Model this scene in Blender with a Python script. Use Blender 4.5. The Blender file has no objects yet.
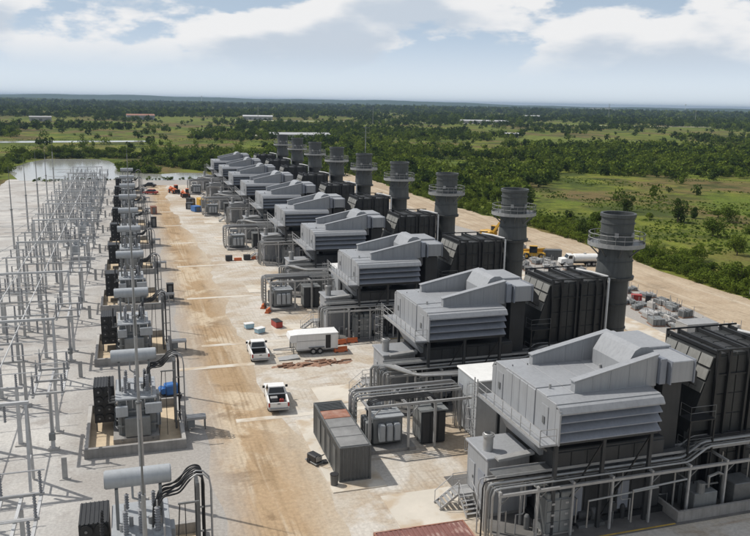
import bpy, math, random
import numpy as np
from mathutils import Vector, Matrix
random.seed(7); rng = np.random.default_rng(11)
R = math.radians
scene = bpy.context.scene
COL = scene.collection

# ------------------------------------------------------------------ camera
f_px, vp, roll, CAM_H = 780.0, (124.0, 97.5), 0.018, 29.0
d = Vector(((vp[0]-375)/f_px, -(vp[1]-268)/f_px, -1)).normalized()
up = Vector((1, -roll, 0)).cross(d)
if up.y < 0: up = -up
up.normalize()
xa = d.cross(up)
cam_d = bpy.data.cameras.new('camera'); cam = bpy.data.objects.new('camera', cam_d); COL.objects.link(cam)
cam.matrix_world = Matrix.Translation((0, 0, CAM_H)) @ Matrix((xa, d, up)).to_4x4()
cam_d.sensor_width = 36.0; cam_d.lens = 36.0*f_px/750.0; cam_d.clip_start = .5; cam_d.clip_end = 60000
scene.camera = cam

# ------------------------------------------------------------------ light
SUN_AZ = Vector((-0.79, 0.61)); SUN_EL = R(52)
sun_vec = Vector((SUN_AZ.x*math.cos(SUN_EL), SUN_AZ.y*math.cos(SUN_EL), math.sin(SUN_EL)))
sd = bpy.data.lights.new('sun', 'SUN'); sd.energy = 5.0; sd.angle = R(0.6); sd.color = (1, .955, .89)
so = bpy.data.objects.new('sun', sd); COL.objects.link(so); so.rotation_euler = sun_vec.to_track_quat('Z', 'Y').to_euler()

w = bpy.data.worlds.new('World'); scene.world = w; w.use_nodes = True
nt = w.node_tree; N = nt.nodes; L = nt.links; N.clear()
def nd(t, **k):
    n = N.new(t)
    for a, b in k.items(): setattr(n, a, b)
    return n
def mth(op, a, b=None, c=None):
    n = nd('ShaderNodeMath', operation=op)
    for i, v in enumerate((a, b, c)):
        if v is None: continue
        if isinstance(v, (int, float)): n.inputs[i].default_value = v
        else: L.new(v, n.inputs[i])
    return n.outputs[0]
sky = nd('ShaderNodeTexSky', sky_type='NISHITA', sun_disc=False)
sky.sun_elevation = SUN_EL; sky.sun_rotation = math.atan2(SUN_AZ.x, SUN_AZ.y); sky.air_density = 1.0; sky.dust_density = 2.0; sky.ozone_density = 1.0
tc = nd('ShaderNodeTexCoord'); sep = nd('ShaderNodeSeparateXYZ'); L.new(tc.outputs['Generated'], sep.inputs[0])
el = mth('MAXIMUM', sep.outputs[2], 0.0)
comb = nd('ShaderNodeCombineXYZ'); L.new(mth('MULTIPLY', sep.outputs[0], 6.5), comb.inputs[0]); L.new(mth('MULTIPLY', sep.outputs[1], 6.5), comb.inputs[1]); L.new(mth('MULTIPLY', el, 17.0), comb.inputs[2])
def noise(vec, scale, detail, rough, seed):
    mp = nd('ShaderNodeMapping'); mp.inputs['Location'].default_value = (seed*3.1, seed*1.7, seed*.6); L.new(vec, mp.inputs[0])
    n = nd('ShaderNodeTexNoise'); n.inputs['Scale'].default_value = scale; n.inputs['Detail'].default_value = detail; n.inputs['Roughness'].default_value = rough
    L.new(mp.outputs[0], n.inputs['Vector']); return n.outputs['Fac']
def smooth(v, a, b):
    n = nd('ShaderNodeMapRange', interpolation_type='SMOOTHSTEP'); L.new(v, n.inputs[0]); n.inputs[1].default_value = a; n.inputs[2].default_value = b; return n.outputs[0]
def mixc(fac, a, b):
    n = nd('ShaderNodeMix', data_type='RGBA'); L.new(fac, n.inputs['Factor']) if not isinstance(fac, float) else setattr(n.inputs['Factor'], 'default_value', fac)
    for s, v in ((n.inputs['A'], a), (n.inputs['B'], b)):
        if isinstance(v, tuple): s.default_value = v+(1,)
        else: L.new(v, s)
    return n.outputs['Result']
upv = nd('ShaderNodeVectorMath', operation='ADD'); L.new(comb.outputs[0], upv.inputs[0]); upv.inputs[1].default_value = (0, 0, .42)
big = noise(comb.outputs[0], .72, 12, .56, 2.3)      # cumulus masses
above = noise(upv.outputs[0], .72, 5, .5, 2.3)       # how much cloud lies above this one: its base is greyer
puff = smooth(big, .455, .52)
core = smooth(above, .48, .62)
cloud_col = mixc(core, (12.2, 12.0, 11.8), (7.6, 8.4, 9.4))
base_sky = mixc(.12, sky.outputs[0], (4.9, 5.9, 7.6))
hazy = mixc(smooth(el, .30, 0.02), base_sky, mixc(smooth(el, .10, .0), (6.4, 8.0, 10.0), (9.9, 10.9, 11.7)))
skyc = mixc(mth('MULTIPLY', mth('MULTIPLY', puff, .86), smooth(el, .025, .075)), hazy, cloud_col)
bg = nd('ShaderNodeBackground'); bg.inputs[1].default_value = 0.10; L.new(skyc, bg.inputs[0])
wo = nd('ShaderNodeOutputWorld'); L.new(bg.outputs[0], wo.inputs[0])
vs = scene.view_settings; vs.view_transform = 'Standard'; vs.look = 'None'; vs.exposure = -0.36; vs.gamma = 1.0
vs.use_curve_mapping = False
scene.cycles.volume_bounces = 1; scene.cycles.max_bounces = 6

# ------------------------------------------------------------------ materials
MATS = {}
def mat(name, rgb, rough=.6, metal=0.0, var=.15, scale=1.2, rnd=.05, bump=0.0, bscale=6, streak=0.0, tint=None):
    if name in MATS: return MATS[name]
    m = bpy.data.materials.new(name); m.use_nodes = True; t = m.node_tree; n = t.nodes; l = t.links
    b = n['Principled BSDF']; b.inputs['Roughness'].default_value = rough; b.inputs['Metallic'].default_value = metal
    co = n.new('ShaderNodeTexCoord'); oi = n.new('ShaderNodeObjectInfo')
    ad = n.new('ShaderNodeVectorMath'); ad.operation = 'MULTIPLY_ADD'; ad.inputs[1].default_value = (37, 53, 29)
    cb = n.new('ShaderNodeCombineXYZ')
    for i in range(3): l.new(oi.outputs['Random'], cb.inputs[i])
    l.new(cb.outputs[0], ad.inputs[0]); l.new(co.outputs['Object'], ad.inputs[2])
    ns = n.new('ShaderNodeTexNoise'); ns.inputs['Scale'].default_value = scale; ns.inputs['Detail'].default_value = 6; ns.inputs['Roughness'].default_value = .65
    l.new(ad.outputs[0], ns.inputs['Vector'])
    def mr(src, a, bb, lo, hi):
        q = n.new('ShaderNodeMapRange'); l.new(src, q.inputs[0]); q.inputs[1].default_value = a; q.inputs[2].default_value = bb; q.inputs[3].default_value = lo; q.inputs[4].default_value = hi; return q.outputs[0]
    def mu(a, bb):
        q = n.new('ShaderNodeMath'); q.operation = 'MULTIPLY'; l.new(a, q.inputs[0]); l.new(bb, q.inputs[1]); return q.outputs[0]
    fac = mu(mr(ns.outputs['Fac'], .3, .7, 1-var, 1+var), mr(oi.outputs['Random'], 0, 1, 1-rnd, 1+rnd))
    if streak:
        mp = n.new('ShaderNodeMapping'); mp.inputs['Scale'].default_value = (3.5, 3.5, .22); l.new(ad.outputs[0], mp.inputs[0])
        s = n.new('ShaderNodeTexNoise'); s.inputs['Scale'].default_value = 1.4; s.inputs['Detail'].default_value = 5; l.new(mp.outputs[0], s.inputs['Vector'])
        fac = mu(fac, mr(s.outputs['Fac'], .42, .75, 1, 1-streak))
    mx = n.new('ShaderNodeVectorMath'); mx.operation = 'SCALE'; mx.inputs[0].default_value = rgb; l.new(fac, mx.inputs['Scale'])
    out = mx.outputs[0]
    if tint:
        s2 = n.new('ShaderNodeTexNoise'); s2.inputs['Scale'].default_value = tint[1]; s2.inputs['Detail'].default_value = 7; l.new(ad.outputs[0], s2.inputs['Vector'])
        k = n.new('ShaderNodeMix'); k.data_type = 'RGBA'; l.new(mr(s2.outputs['Fac'], tint[2], tint[2]+.12, 0, 1), k.inputs['Factor']); l.new(out, k.inputs['A']); k.inputs['B'].default_value = tint[0]+(1,); out = k.outputs['Result']
    l.new(out, b.inputs['Base Color'])
    if bump:
        nb = n.new('ShaderNodeTexNoise'); nb.inputs['Scale'].default_value = bscale; nb.inputs['Detail'].default_value = 8; l.new(co.outputs['Object'], nb.inputs['Vector'])
        bp = n.new('ShaderNodeBump'); bp.inputs['Strength'].default_value = bump; bp.inputs['Distance'].default_value = .1; l.new(nb.outputs['Fac'], bp.inputs['Height']); l.new(bp.outputs[0], b.inputs['Normal'])
    MATS[name] = m; return m

M = dict(
 house=mat('grey_panel_paint', (.285,.295,.308), .45, .0, .05, .5, .06, streak=.16),
 house_dark=mat('shade_toned_panel_paint', (.215,.232,.265), .5, 0, .08, 1, .04, streak=.12),  # panel grey made darker and bluer: louvre shade put into the colour
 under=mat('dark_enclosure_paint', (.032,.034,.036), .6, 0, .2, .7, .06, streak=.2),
 scr=mat('charcoal_cladding', (.024,.026,.026), .55, 0, .25, .8, .12, streak=.3),
 scr_frame=mat('charcoal_frame_steel', (.019,.02,.021), .5, .2, .2, 1, .1),
 scr_pale=mat('pale_lagging_sheet', (.22,.22,.205), .5, .1, .12, 1.2, .08, streak=.15),
 stack=mat('stack_grey_paint', (.082,.088,.088), .5, .15, .14, .6, .05, streak=.28),
 stack_low=mat('stack_dark_cladding', (.05,.054,.054), .55, .1, .2, .7, .06, streak=.25),
 galv=mat('galvanised_steel', (.34,.34,.335), .5, .25, .14, 2, .12),
 galv_dk=mat('weathered_galvanised_steel', (.17,.175,.175), .5, .4, .2, 2, .15),
 white=mat('white_paint', (.74,.74,.72), .4, 0, .06, 1.2, .02, streak=.08),
 pipe=mat('insulated_pipe_jacket', (.33,.33,.32), .35, .55, .12, 1.5, .12),
 xfmr=mat('transformer_grey_paint', (.185,.195,.195), .5, .05, .14, 1.4, .06, streak=.18),
 xfmr_lt=mat('transformer_light_grey', (.35,.37,.385), .45, .05, .08, 1.2, .05, streak=.12),
 black=mat('black_rubber', (.018,.018,.019), .55, 0, .2, 3, .1),
 fan=mat('black_radiator_paint', (.022,.023,.024), .5, .1, .25, 2, .1),
 fan_ring=mat('fan_guard_steel', (.22,.22,.22), .5, .4, .1, 2, .1),
 conc=mat('concrete', (.40,.385,.36), .85, 0, .14, .7, .05, bump=.15, bscale=9, streak=.1),
 conc_dk=mat('weathered_shaded_concrete', (.27,.26,.245), .85, 0, .2, .9, .05, bump=.2, bscale=9, streak=.2),
 slab=mat('pale_concrete_slab', (.54,.50,.43), .85, 0, .1, .35, .03, bump=.08, bscale=12, tint=((.44,.36,.265), .45, .50)),
 porcelain=mat('grey_insulator_porcelain', (.22,.225,.235), .3, 0, .1, 3, .1),
 glass=mat('dark_glass', (.015,.018,.02), .08, 0, .05, 1, .02),
 cont=mat('charcoal_container_paint', (.10,.105,.105), .55, .05, .2, .9, .05, streak=.2),
 cont_roof=mat('dusty_grey_roof_sheet', (.20,.20,.195), .65, .05, .25, .8, .05),
 rust=mat('rust_brown_sheet', (.25,.11,.07), .75, .05, .3, 1.2, .05, tint=((.34,.20,.15), .8, .52)),
 redroof=mat('red_brown_corrugated_sheet', (.19,.085,.07), .65, .05, .25, .9, .05, tint=((.38,.26,.22), .7, .54)),
 orange=mat('orange_plastic', (.55,.13,.035), .5, 0, .12, 2, .08),
 red=mat('red_paint', (.33,.04,.03), .45, 0, .15, 2, .06),
 blue=mat('blue_paint', (.03,.13,.36), .45, 0, .15, 2, .06),
 paleblue=mat('pale_blue_plastic', (.30,.46,.55), .45, 0, .12, 2, .08),
 yellow=mat('machine_yellow_paint', (.55,.31,.03), .5, 0, .15, 2, .05),
 wood=mat('weathered_timber', (.22,.12,.075), .8, 0, .3, 3, .15),
 tyre=mat('tyre_rubber', (.02,.02,.021), .8, 0, .2, 4, .05),
 bark=mat('tree_bark', (.085,.06,.042), .9, 0, .3, 4, .15),
 lamp=mat('red_lamp_lens', (.35,.02,.015), .3, 0, .05, 2, .02),
 yline=mat('yellow_line_paint', (.48,.32,.06), .7, 0, .3, 2, .05),
 water=mat('pond_water', (.33,.33,.30), .12, 0, .1, .02, 0, bump=.0),
 bus=mat('aluminium_bus_tube', (.55,.55,.54), .45, .2, .06, 2, .04),
 galv_lt=mat('bright_galvanised_steel', (.43,.435,.435), .5, .15, .12, 2, .12),
 slab_shaded=mat('shade_darkened_concrete', (.13,.125,.118), .85, 0, .3, .5, .05, bump=.15, bscale=9),  # unit slabs: shade beneath racks and houses put into the colour
 soil=mat('red_brown_soil', (.25,.145,.095), .95, 0, .3, 1.5, .05, bump=.5, bscale=7, tint=((.38,.29,.21), 1.2, .52)),
 tan=mat('sand_fill', (.52,.42,.29), .9, 0, .15, 1.2, .05, bump=.2, bscale=10),
)
def leafmat(name, a, b, c):
    m = bpy.data.materials.new(name); m.use_nodes = True; t = m.node_tree; n = t.nodes; l = t.links
    p = n['Principled BSDF']; p.inputs['Roughness'].default_value = .8; p.inputs['Specular IOR Level'].default_value = .04
    g = n.new('ShaderNodeNewGeometry'); oi = n.new('ShaderNodeObjectInfo')
    co = n.new('ShaderNodeTexCoord'); ns = n.new('ShaderNodeTexNoise'); ns.inputs['Scale'].default_value = .03; ns.inputs['Detail'].default_value = 3; l.new(g.outputs['Position'], ns.inputs['Vector'])
    ad = n.new('ShaderNodeMath'); ad.operation = 'MULTIPLY_ADD'; ad.inputs[1].default_value = .45; l.new(g.outputs['Random Per Island'], ad.inputs[0]); 
    a2 = n.new('ShaderNodeMath'); a2.operation = 'MULTIPLY_ADD'; a2.inputs[1].default_value = .30; l.new(oi.outputs['Random'], a2.inputs[0])
    mr = n.new('ShaderNodeMapRange'); l.new(ns.outputs['Fac'], mr.inputs[0]); mr.inputs[1].default_value = .3; mr.inputs[2].default_value = .7; mr.inputs[3].default_value = -.1; mr.inputs[4].default_value = .4
    l.new(mr.outputs[0], a2.inputs[2]); l.new(a2.outputs[0], ad.inputs[2])
    cr = n.new('ShaderNodeValToRGB'); e = cr.color_ramp.elements; e[0].color = a+(1,); e[0].position = 0.05; e[1].color = c+(1,); e[1].position = .95; q = e.new(.5); q.color = b+(1,)
    l.new(ad.outputs[0], cr.inputs[0]); l.new(cr.outputs[0], p.inputs['Base Color'])
    tr = n.new('ShaderNodeBsdfTranslucent'); l.new(cr.outputs[0], tr.inputs[0]); mx = n.new('ShaderNodeMixShader'); mx.inputs[0].default_value = .22
    l.new(p.outputs[0], mx.inputs[1]); l.new(tr.outputs[0], mx.inputs[2]); l.new(mx.outputs[0], n['Material Output'].inputs[0])
    return m
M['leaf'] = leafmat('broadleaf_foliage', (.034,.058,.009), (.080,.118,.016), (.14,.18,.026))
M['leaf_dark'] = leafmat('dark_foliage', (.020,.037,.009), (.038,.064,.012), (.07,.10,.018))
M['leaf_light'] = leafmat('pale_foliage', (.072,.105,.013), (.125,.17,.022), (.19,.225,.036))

# ground materials: colour follows what the ground is made of at that spot
def groundmat(name, layers, base, fine=.16, fscale=3.0, rough=.95, bump=.3, stretch=(1,1,1), edges=(), ruts=0.0):
    m = bpy.data.materials.new(name); m.use_nodes = True; t = m.node_tree; n = t.nodes; l = t.links
    p = n['Principled BSDF']; p.inputs['Roughness'].default_value = rough; p.inputs['Specular IOR Level'].default_value = .05
    co = n.new('ShaderNodeTexCoord')
    cur = None
    for (col, sc, lo, hi, stv, seed, amt) in layers:
        mp = n.new('ShaderNodeMapping'); mp.inputs['Scale'].default_value = stv; mp.inputs['Location'].default_value = (seed*13.7, seed*7.1, 0); l.new(co.outputs['Object'], mp.inputs[0])
        ns = n.new('ShaderNodeTexNoise'); ns.inputs['Scale'].default_value = sc; ns.inputs['Detail'].default_value = 8; ns.inputs['Roughness'].default_value = .62; ns.inputs['Distortion'].default_value = .4; l.new(mp.outputs[0], ns.inputs['Vector'])
        mr = n.new('ShaderNodeMapRange'); l.new(ns.outputs['Fac'], mr.inputs[0]); mr.inputs[1].default_value = lo; mr.inputs[2].default_value = hi; mr.inputs[4].default_value = amt
        k = n.new('ShaderNodeMix'); k.data_type = 'RGBA'; l.new(mr.outputs[0], k.inputs['Factor'])
        if cur is None: k.inputs['A'].default_value = base+(1,)
        else: l.new(cur, k.inputs['A'])
        k.inputs['B'].default_value = col+(1,); cur = k.outputs['Result']
    if ruts:      # wheel tracks running along the lane
        mp = n.new('ShaderNodeMapping'); mp.inputs['Scale'].default_value = (1, .035, 1); l.new(co.outputs['Object'], mp.inputs[0])
        wv = n.new('ShaderNodeTexWave'); wv.bands_direction = 'X'; wv.inputs['Scale'].default_value = .62; wv.inputs['Distortion'].default_value = 10.0; wv.inputs['Detail'].default_value = 4; wv.inputs['Detail Scale'].default_value = 1.6; l.new(mp.outputs[0], wv.inputs['Vector'])
        ms = n.new('ShaderNodeTexNoise'); ms.inputs['Scale'].default_value = .12; ms.inputs['Detail'].default_value = 5; l.new(co.outputs['Object'], ms.inputs['Vector'])
        m1 = n.new('ShaderNodeMapRange'); l.new(ms.outputs['Fac'], m1.inputs[0]); m1.inputs[1].default_value = .42; m1.inputs[2].default_value = .6; m1.inputs[4].default_value = ruts
        m2 = n.new('ShaderNodeMapRange'); l.new(wv.outputs['Fac'], m2.inputs[0]); m2.inputs[1].default_value = .62; m2.inputs[2].default_value = .85
        mm = n.new('ShaderNodeMath'); mm.operation = 'MULTIPLY'; l.new(m1.outputs[0], mm.inputs[0]); l.new(m2.outputs[0], mm.inputs[1])
        k = n.new('ShaderNodeMix'); k.data_type = 'RGBA'; l.new(mm.outputs[0], k.inputs['Factor']); l.new(cur, k.inputs['A']); k.inputs['B'].default_value = (base[0]*.5, base[1]*.47, base[2]*.44, 1); cur = k.outputs['Result']
    for (xa_, xb_, col, amp, sc_) in edges:     # where one surface wears into the next
        sp = n.new('ShaderNodeSeparateXYZ'); l.new(co.outputs['Object'], sp.inputs[0])
        mp = n.new('ShaderNodeMapping'); mp.inputs['Scale'].default_value = (1, .35, 1); l.new(co.outputs['Object'], mp.inputs[0])
        ns = n.new('ShaderNodeTexNoise'); ns.inputs['Scale'].default_value = sc_; ns.inputs['Detail'].default_value = 9; ns.inputs['Roughness'].default_value = .7; l.new(mp.outputs[0], ns.inputs['Vector'])
        ma = n.new('ShaderNodeMath'); ma.operation = 'MULTIPLY_ADD'; l.new(ns.outputs['Fac'], ma.inputs[0]); ma.inputs[1].default_value = amp; l.new(sp.outputs[0], ma.inputs[2])
        mr = n.new('ShaderNodeMapRange'); l.new(ma.outputs[0], mr.inputs[0]); mr.inputs[1].default_value = xa_+amp*.5; mr.inputs[2].default_value = xb_+amp*.5
        k = n.new('ShaderNodeMix'); k.data_type = 'RGBA'; l.new(mr.outputs[0], k.inputs['Factor']); l.new(cur, k.inputs['A']); k.inputs['B'].default_value = col+(1,); cur = k.outputs['Result']
    nf = n.new('ShaderNodeTexNoise'); nf.inputs['Scale'].default_value = fscale; nf.inputs['Detail'].default_value = 9; nf.inputs['Roughness'].default_value = .75; l.new(co.outputs['Object'], nf.inputs['Vector'])
    mr = n.new('ShaderNodeMapRange'); l.new(nf.outputs['Fac'], mr.inputs[0]); mr.inputs[1].default_value = .3; mr.inputs[2].default_value = .7; mr.inputs[3].default_value = 1-fine; mr.inputs[4].default_value = 1+fine
    sc = n.new('ShaderNodeVectorMath'); sc.operation = 'SCALE'; l.new(cur, sc.inputs[0]); l.new(mr.outputs[0], sc.inputs['Scale']); l.new(sc.outputs[0], p.inputs['Base Color'])
    bp = n.new('ShaderNodeBump'); bp.inputs['Strength'].default_value = bump; bp.inputs['Distance'].default_value = .12; l.new(nf.outputs['Fac'], bp.inputs['Height']); l.new(bp.outputs[0], p.inputs['Normal'])
    return m
ONE = (1,1,1)
M['gravel'] = groundmat('pale_gravel', [((.37,.35,.325), .07, .48, .56, ONE, 1, .8), ((.31,.285,.26), .20, .52, .62, ONE, 2, .7), ((.51,.495,.465), .12, .50, .60, ONE, 3, .8), ((.28,.26,.24), .9, .57, .70, (1,.3,1), 4, .5), ((.2,.19,.18), 5, .66, .72, ONE, 14, .4)], (.43,.42,.40), .24, 4, bump=.18, edges=((-7.5, -2.5, (.33,.312,.288), 7.0, .16),))
M['sand'] = groundmat('packed_sand', [((.33,.235,.14), .11, .46, .58, (1,.45,1), 5, .9), ((.50,.415,.305), .16, .54, .60, (1,.6,1), 6, .85), ((.26,.185,.11), .8, .54, .66, (1,.08,1), 7, .6), ((.50,.43,.33), .7, .55, .66, (1,.06,1), 8, .55), ((.235,.165,.10), .22, .54, .62, ONE, 9, .8), ((.22,.17,.12), 4, .66, .72, ONE, 10, .5)], (.385,.28,.175), .22, 3, ruts=.4, edges=((10.2, 13.8, (.44,.38,.30), 4.5, .35), (8.2, 5.0, (.36,.325,.285), 3.4, .45)))
M['worksand'] = groundmat('pale_sandy_hardstanding', [((.39,.32,.24), .13, .50, .62, ONE, 11, .7), ((.53,.505,.46), .2, .48, .58, ONE, 12, .85), ((.31,.235,.165), .9, .55, .68, (.25,1,1), 13, .6), ((.36,.28,.195), .06, .5, .58, ONE, 19, .7), ((.24,.19,.14), 4, .65, .71, ONE, 20, .5)], (.46,.415,.35), .22, 3, ruts=.2, edges=((10.5, 5.2, (.36,.325,.285), 4.0, .35),))
M['backdirt'] = groundmat('tan_dirt_track', [((.36,.28,.195), .09, .46, .58, ONE, 15, .8), ((.29,.225,.155), .7, .52, .64, (1,.05,1), 16, .7), ((.52,.455,.36), .5, .54, .64, (1,.05,1), 17, .7), ((.25,.20,.14), .25, .56, .66, ONE, 18, .6)], (.43,.35,.255), .2, 2, ruts=.4)
M['field'] = groundmat('rough_grassland', [((.155,.17,.03), .012, .45, .56, ONE, 21, .9), ((.145,.10,.05), .018, .485, .57, (1,.6,1), 22, .85), ((.042,.06,.017), .03, .50, .60, ONE, 23, .85), ((.14,.17,.036), .0035, .52, .58, (1,.4,1), 24, .7), ((.035,.05,.015), .14, .50, .62, ONE, 25, .7), ((.125,.11,.05), .5, .56, .68, ONE, 26, .5)], (.105,.14,.023), .5, 1.6, bump=.9)

# ------------------------------------------------------------------ mesh helpers
KIDS = {}
class MB:
    def __init__(s, base=(0,0,0)): s.v = []; s.f = []; s.b = Vector(base)
    def add(s, vs, fs):
        o = len(s.v); s.v += [tuple(Vector(q)-s.b) for q in vs]; s.f += [tuple(i+o for i in q) for q in fs]; return s
    def box(s, x0, x1, y0, y1, z0, z1):
        return s.add([(x0,y0,z0),(x1,y0,z0),(x1,y1,z0),(x0,y1,z0),(x0,y0,z1),(x1,y0,z1),(x1,y1,z1),(x0,y1,z1)], [(0,3,2,1),(4,5,6,7),(0,1,5,4),(1,2,6,5),(2,3,7,6),(3,0,4,7)])
    def bbox(s, x0, x1, y0, y1, z0, z1, e=.05):   # chamfered box
        X = (x0, x0+e, x1-e, x1); Y = (y0, y0+e, y1-e, y1)
        def ring(i): return [(X[1+0],Y[i],0)]
        prof = lambda z, g: [(x0+g,y0+e,z),(x0+e,y0+g,z),(x1-e,y0+g,z),(x1-g,y0+e,z),(x1-g,y1-e,z),(x1-e,y1-g,z),(x0+e,y1-g,z),(x0+g,y1-e,z)]
        inn = lambda z: [(x0+e,y0+e,z),(x0+e,y0+e,z),(x1-e,y0+e,z),(x1-e,y0+e,z),(x1-e,y1-e,z),(x1-e,y1-e,z),(x0+e,y1-e,z),(x0+e,y1-e,z)]
        vs = prof(z0, 0)+prof(z1-e, 0)+[(x0+e,y0+e,z1),(x1-e,y0+e,z1),(x1-e,y1-e,z1),(x0+e,y1-e,z1)]
        fs = [(i, (i+1)%8, 8+(i+1)%8, 8+i) for i in range(8)]+[(16,17,18,19),(9,10,17,16),(11,12,18,17),(13,14,19,18),(15,8,16,19),(8,9,16),(10,11,17),(12,13,18),(14,15,19),(7,6,5,4,3,2,1,0)]
        return s.add(vs, fs)
    def cyl(s, p0, p1, r0, r1=None, n=8, caps=True):
        if r1 is None: r1 = r0
        p0 = Vector(p0); p1 = Vector(p1); a = (p1-p0).normalized(); u = a.orthogonal().normalized(); w_ = a.cross(u)
        vs = []
        for p, r in ((p0, r0), (p1, r1)):
            for i in range(n):
                t = 2*math.pi*(i+.5)/n; vs.append(p+u*(r*math.cos(t))+w_*(r*math.sin(t)))
        fs = [(i, (i+1)%n, n+(i+1)%n, n+i) for i in range(n)]
        if caps: fs += [tuple(range(n-1, -1, -1)), tuple(range(n, 2*n))]
        return s.add(vs, fs)
    def tube(s, pts, r, n=6):
        pts = [Vector(p) for p in pts]; rings = []; u = None
        for i, p in enumerate(pts):
            a = ((pts[min(i+1, len(pts)-1)]-pts[max(i-1, 0)])).normalized()
            u = a.orthogonal().normalized() if u is None else (u-a*u.dot(a)).normalized()
            w_ = a.cross(u); rings.append([p+u*(r*math.cos(2*math.pi*k/n))+w_*(r*math.sin(2*math.pi*k/n)) for k in range(n)])
        vs = [v for q in rings for v in q]; fs = []
        for i in range(len(pts)-1):
            for k in range(n): fs.append((i*n+k, i*n+(k+1)%n, (i+1)*n+(k+1)%n, (i+1)*n+k))
        fs += [tuple(range(n-1, -1, -1)), tuple(range((len(pts)-1)*n, len(pts)*n))]
        return s.add(vs, fs)
    def prism(s, poly, axis, a, b):    # poly of (u,v) extruded along axis from a to b
        mk = {'x': lambda u, v, t: (t, u, v), 'y': lambda u, v, t: (u, t, v), 'z': lambda u, v, t: (u, v, t)}[axis]
        n = len(poly); vs = [mk(u, v, a) for u, v in poly]+[mk(u, v, b) for u, v in poly]
        return s.add(vs, [(i, (i+1)%n, n+(i+1)%n, n+i) for i in range(n)]+[tuple(range(n-1, -1, -1)), tuple(range(n, 2*n))])
    def beam(s, p0, p1, wd, h=None):
        h = h or wd; p0 = Vector(p0); p1 = Vector(p1); a = (p1-p0).normalized()
        u = a.cross(Vector((0, 0, 1))); u = Vector((1, 0, 0)) if u.length < 1e-3 else u.normalized(); v = a.cross(u)
        vs = [p+u*(sx*wd/2)+v*(sy*h/2) for p in (p0, p1) for sx, sy in ((-1,-1),(1,-1),(1,1),(-1,1))]
        return s.add(vs, [(0,1,5,4),(1,2,6,5),(2,3,7,6),(3,0,4,7),(3,2,1,0),(4,5,6,7)])
    def lathe(s, c, prof, n=24):
        vs = []; m_ = len(prof)
        for r, z in prof:
            for i in range(n): t = 2*math.pi*i/n; vs.append((c[0]+r*math.cos(t), c[1]+r*math.sin(t), c[2]+z))
        fs = []
        for j in range(m_-1):
            for i in range(n): fs.append((j*n+i, j*n+(i+1)%n, (j+1)*n+(i+1)%n, (j+1)*n+i))
        return s.add(vs, fs)
    def mesh(s, name, m, smooth=False):
        me = bpy.data.meshes.new(name); me.from_pydata(s.v, [], s.f); me.materials.append(m)
        import bmesh
        bm = bmesh.new(); bm.from_mesh(me); bmesh.ops.recalc_face_normals(bm, faces=bm.faces); bm.to_mesh(me); bm.free()
        if smooth:
            me.polygons.foreach_set('use_smooth', [True]*len(me.polygons))
            try: me.set_sharp_from_angle(angle=R(40))
            except Exception: pass
        return me
    def build(s, name, m, parent=None, label=None, smooth=False):
        o = bpy.data.objects.new(name, s.mesh(name, m, smooth)); COL.objects.link(o)
        if parent is not None: o.parent = parent; KIDS.setdefault(parent.name, []).append(o)
        else: o.location = s.b
        if label: o['label'] = label
        return o
def tag(o, label, cat, group=None, kind=None):
    o['label'] = label; o['category'] = cat
    if group: o['group'] = group
    if kind: o['kind'] = kind
    return o
def thing(name, base, label, cat, group=None):
    o = bpy.data.objects.new(name, None); COL.objects.link(o); o.location = base; o.empty_display_size = .3
    return tag(o, label, cat, group)
def copy_tree(o, parent=None, off=None, label=None, rz=None):
    c = o.copy(); COL.objects.link(c); c.parent = parent
    if parent is not None: KIDS.setdefault(parent.name, []).append(c)
    if off is not None: c.location = Vector(o.location)+Vector(off)
    if rz is not None: c.rotation_euler.z = rz
    if label: c['label'] = label
    for ch in list(KIDS.get(o.name, [])): copy_tree(ch, c)
    return c
def struct(name, o): o['kind'] = 'structure'; return o
ORD = ['first', 'second', 'third', 'fourth', 'fifth', 'sixth', 'seventh', 'eighth', 'ninth', 'tenth', 'eleventh', 'twelfth', 'thirteenth', 'fourteenth']
HAZE = 9e-5
S = 23.5; Y0 = 47.0; TY0 = 45.2

# ------------------------------------------------------------------ setting: ground
def sheet(name, pts, z, m, sub=None):
    b = MB(); b.add([(x, y, z) for x, y in pts], [tuple(range(len(pts)))]); o = b.build(name, m); o['kind'] = 'structure'; return o
def strip(name, left, right, z, m):   # two polylines
    b = MB(); n = len(left); b.add([(x, y, z) for x, y in left]+[(x, y, z) for x, y in right], [(i, i+1, n+i+1, n+i) for i in range(n-1)]); o = b.build(name, m); o['kind'] = 'structure'; return o
sheet('ground', [(-18000,-3000),(18000,-3000),(18000,18000),(-18000,18000)], 0, M['field'])
def wob(x, a, s0): return x+a*(math.sin(s0+1)+0)*0
ys = [-40+6*i for i in range(58)]
jit = lambda a: (random.random()-.5)*2*a
lf = [(-40+jit(.5), y) for y in ys]; rt = [(79+jit(.4), y) for y in ys]
strip('gravel_yard', lf, rt, .004, M['gravel'])
ys2 = [-40+2.5*i for i in range(127)]
lf = [(5.2+.55*math.sin(y*.13)+.4*math.sin(y*.41)+jit(.25), y) for y in ys2]; rt = [(58+jit(.3), y) for y in ys2]
strip('sandy_hardstanding', lf, rt, .008, M['worksand'])
lf = [(5.0+.5*math.sin(y*.13)+.35*math.sin(y*.41)+jit(.2), y) for y in ys2]
rt = [(13.8+1.1*math.sin(y*.045+1)+.5*math.sin(y*.23)+jit(.35)-(0 if y<70 else min(2.0,(y-70)*.02)), y) for y in ys2]
strip('sand_road', lf, rt, .012, M['sand'])
ys3 = [0+4*i for i in range(92)]
edge = lambda y: 92.5+1.2*math.sin(y*.05)+ (0 if y < 130 else (y-130)*-.035)
lf = [(77.6+jit(.7)-(0 if y < 130 else (y-130)*.04), y) for y in ys3]; rt = [(edge(y)+jit(1.0), y) for y in ys3]
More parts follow.
